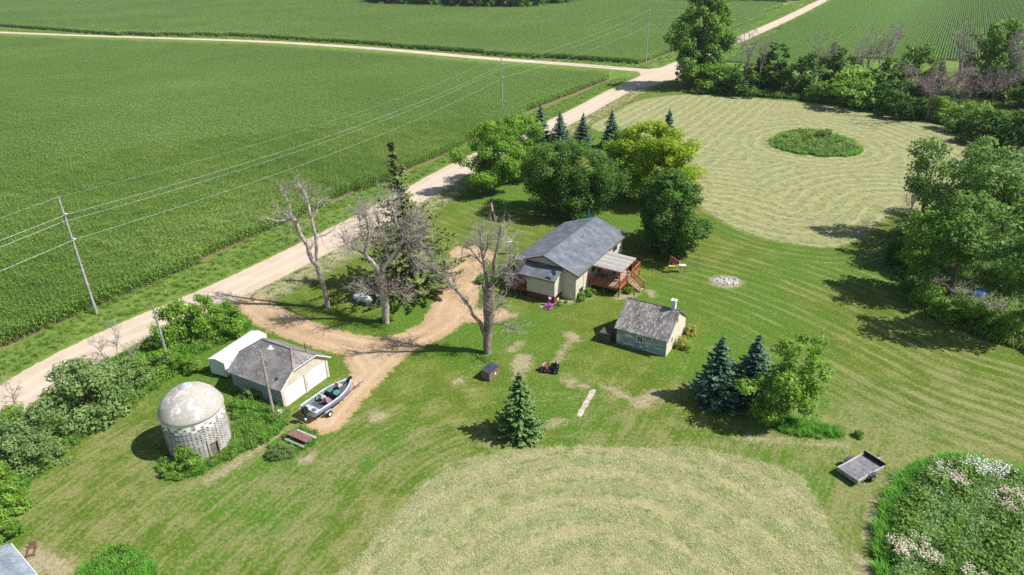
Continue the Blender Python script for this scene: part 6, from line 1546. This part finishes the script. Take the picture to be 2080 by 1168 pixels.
# concrete slab path
sa, sb = np.array(G(1175, 846)), np.array(G(1206, 792)); dd = sb-sa; L = np.linalg.norm(dd); m = MB(); R_ = np.random.default_rng(8)
ol = [(0, -.22), (L*.12, -.30), (L*.3, -.22), (L*.42, -.31), (L*.6, -.24), (L*.8, -.33), (L, -.25), (L+.1, .1), (L*.9, .33), (L*.7, .22), (L*.5, .30), (L*.3, .2), (L*.18, .30), (-.1, .15)]
m.slab([(x_, y_, .05) for x_, y_ in ol], .1); o = m.build('concrete_strip', plain('pale_cracked_concrete', (.50, .435, .35), .95, var=.45, scale=3.5, bump=.4)); o.location = (*sa, 0); o.rotation_euler = (0, 0, rot_of(dd)); tag(o, 'pale cracked concrete strip in the lawn right of the green spruce', 'concrete strip')
# rubble patch
stm = [plain('grey_rubble', (.38, .36, .36), .95), plain('pale_rubble', (.56, .54, .53), .95)]
base_st = []
for k in range(4):
    m = MB(); m.blob((0, 0, .10), (.26, .20, .15), 30+k, 2); base_st.append([m.build('stone', s_, link=False).data for s_ in stm])
R_ = np.random.default_rng(12); c0 = np.array(G(1475, 571))
for k in range(42):
    a = R_.random()*6.283; rr = math.sqrt(R_.random())*1.5
    o = bpy.data.objects.new('stone', base_st[k % 4][int(R_.random() < .45)]); col.objects.link(o)
    o.location = (c0[0]+rr*math.cos(a)*1.05, c0[1]+rr*math.sin(a)*.75, 0); s_ = R_.uniform(.35, .95); o.scale = (s_, s_*R_.uniform(.7, 1.2), s_*.8); o.rotation_euler = (0, 0, R_.random()*6)
    tag(o, 'grey stone lying in the round rubble patch on the lawn', 'stone', 'stones of the rubble patch')
m = MB(); ol = [((1.6+.3*math.sin(k*2.3))*math.cos(k*.524), (1.15+.25*math.sin(k*1.7))*math.sin(k*.524)) for k in range(12)]
m.slab([(x_, y_, .03) for x_, y_ in ol], .05); o = m.build('ash_patch', plain('ash_grey', (.42, .38, .36), .95, var=.5, scale=4)); o.location = (c0[0], c0[1], 0); tag(o, 'grey ash and gravel of the round burnt patch among the stones', 'ash patch')
# things around the garden table
def at_h(px, z): g_ = G(*px, z); return (g_[0], g_[1], 0)
e = empty('white_table', at_h((1384, 538), 1.05), -.15, 'small white table on a thin leg on the lawn right of the dark round tree', 'table')
m = MB(); m.box(-.62, -.3, 1.0, .62, .3, 1.05); m.build('table_top', M_WHITE, e); m = MB(); m.tube([(0, 0, 0), (0, 0, 1.0)], .03, 6); m.build('leg', M_STEEL, e); m = MB(); m.tube([(-.3, 0, .02), (.3, 0, .02)], .03, 5); m.tube([(0, -.3, .02), (0, .3, .02)], .03, 5); m.build('foot', M_STEEL, e)
e = empty('wooden_tray', at_h((1365, 540), 1.0), -.15, 'shallow wooden box on a leg left of the small white table', 'tray')
m = MB(); m.box(-.45, -.28, .82, .45, .28, 1.0); m.build('box', plain('orange_wood', (.40, .20, .07), .7), e); m = MB(); m.box(-.43, -.26, 1.0, .43, .26, 1.02); m.build('top', plain('yellow_wood', (.60, .45, .18), .7), e); m = MB(); m.tube([(0, 0, 0), (0, 0, .82)], .035, 6); m.build('leg', M_STEEL, e)
e = empty('cloth_frame', at_h((1371, 531), 1.6), -.4, 'pink red cloth hung on a thin metal frame above the wooden tray', 'cloth frame')
m = MB(); m.tube([(-.75, 0, 0), (-.6, 0, 2.35), (.75, 0, 1.6), (.75, 0, 0)], .03, 5); m.build('frame', M_STEEL, e)
m = MB(); n = 8; vs = [((-.5+1.1*i/n), .10*math.sin(i*2.2)*(j/4), 2.20-.42*(i/n)-.75*j/4) for i in range(n+1) for j in range(5)]
m.add(vs, [(i*5+j, (i+1)*5+j, (i+1)*5+j+1, i*5+j+1) for i in range(n) for j in range(4)]); m.build('cloth', plain('pink_red_cloth', (.62, .08, .13), .9), e, True)
e = empty('wire_panel', at_h((1400, 552), 0), -.2, 'thin leaning wire mesh panel right of the small white table', 'mesh panel')
m = MB(); hw = 1.5
for i in range(10): m.tube([(-.8+i*.19, 0, .15+.04*i), (-.65+i*.19, .1, 1.0+.13*i)], .012, 4)
for j in range(5): m.tube([(-.8+.04*j, .02*j, .15+.22*j), (.95+.05*j, .02*j, .5+.38*j)], .012, 4)
m.build('wire_grid', M_POLE, e); m = MB(); m.tube([(-.7, 0, 0), (-.65, .1, 1.0)], .025, 5); m.tube([(.95, 0, 0), (1.1, .1, 2.1)], .025, 5); m.build('frame', M_REDL, e)
# small red can at the old spruce foot
m = MB(); m.lathe([(0, 0), (.2, 0), (.2, .6), (.12, .68), (0, .7)], 12); o = m.build('red_barrel', plain('dark_red_paint', (.28, .02, .03), .5)); o.location = (*G(829, 583), 0); tag(o, 'small dark red barrel at the foot of the tall ragged spruce', 'barrel')
# flat dark plates on the driveway and litter
m = MB(); m.box(-.9, -.6, .0, .9, .6, .03); o = m.build('metal_plate', plain('rusty_brown_plate', (.28, .16, .10), .8, var=.4)); o.location = (*G(903, 587), 0); o.rotation_euler = (0, 0, .5); tag(o, 'rust brown plate lying on the driveway behind the leaning limb', 'plate')
m = MB(); m.blob((0, 0, .12), (.14, .12, .14), 4); o = m.build('white_bucket', M_WHITE); o.location = (*G(1687, 874), 0); tag(o, 'tiny white object in the long grass by the young bushy tree', 'bucket')
# air: closed box of thin haze round everything
hz = MB(); hz.box(-1500, -100, -1, 1500, 2600, 70); t = NT('haze'); t.t.nodes.remove(t.b)
pv_ = t.n('ShaderNodeVolumePrincipled'); pv_.inputs['Color'].default_value = (.80, .88, 1.0, 1); pv_.inputs['Density'].default_value = .00008; pv_.inputs['Anisotropy'].default_value = 0.2
t.t.links.new(pv_.outputs[0], t.out.inputs['Volume']); o = hz.build('haze', t.mat); tag(o, kind='stuff')
# far cyclist-like mailbox post on the distant road edge
m = MB(); m.box(-.25, -.25, 0, .25, .25, 1.3); o = m.build('mailbox', M_POLEG); o.location = (*G(1680, 2), 0); tag(o, 'tiny dark roadside box far up the gravel road at the top edge', 'mailbox')
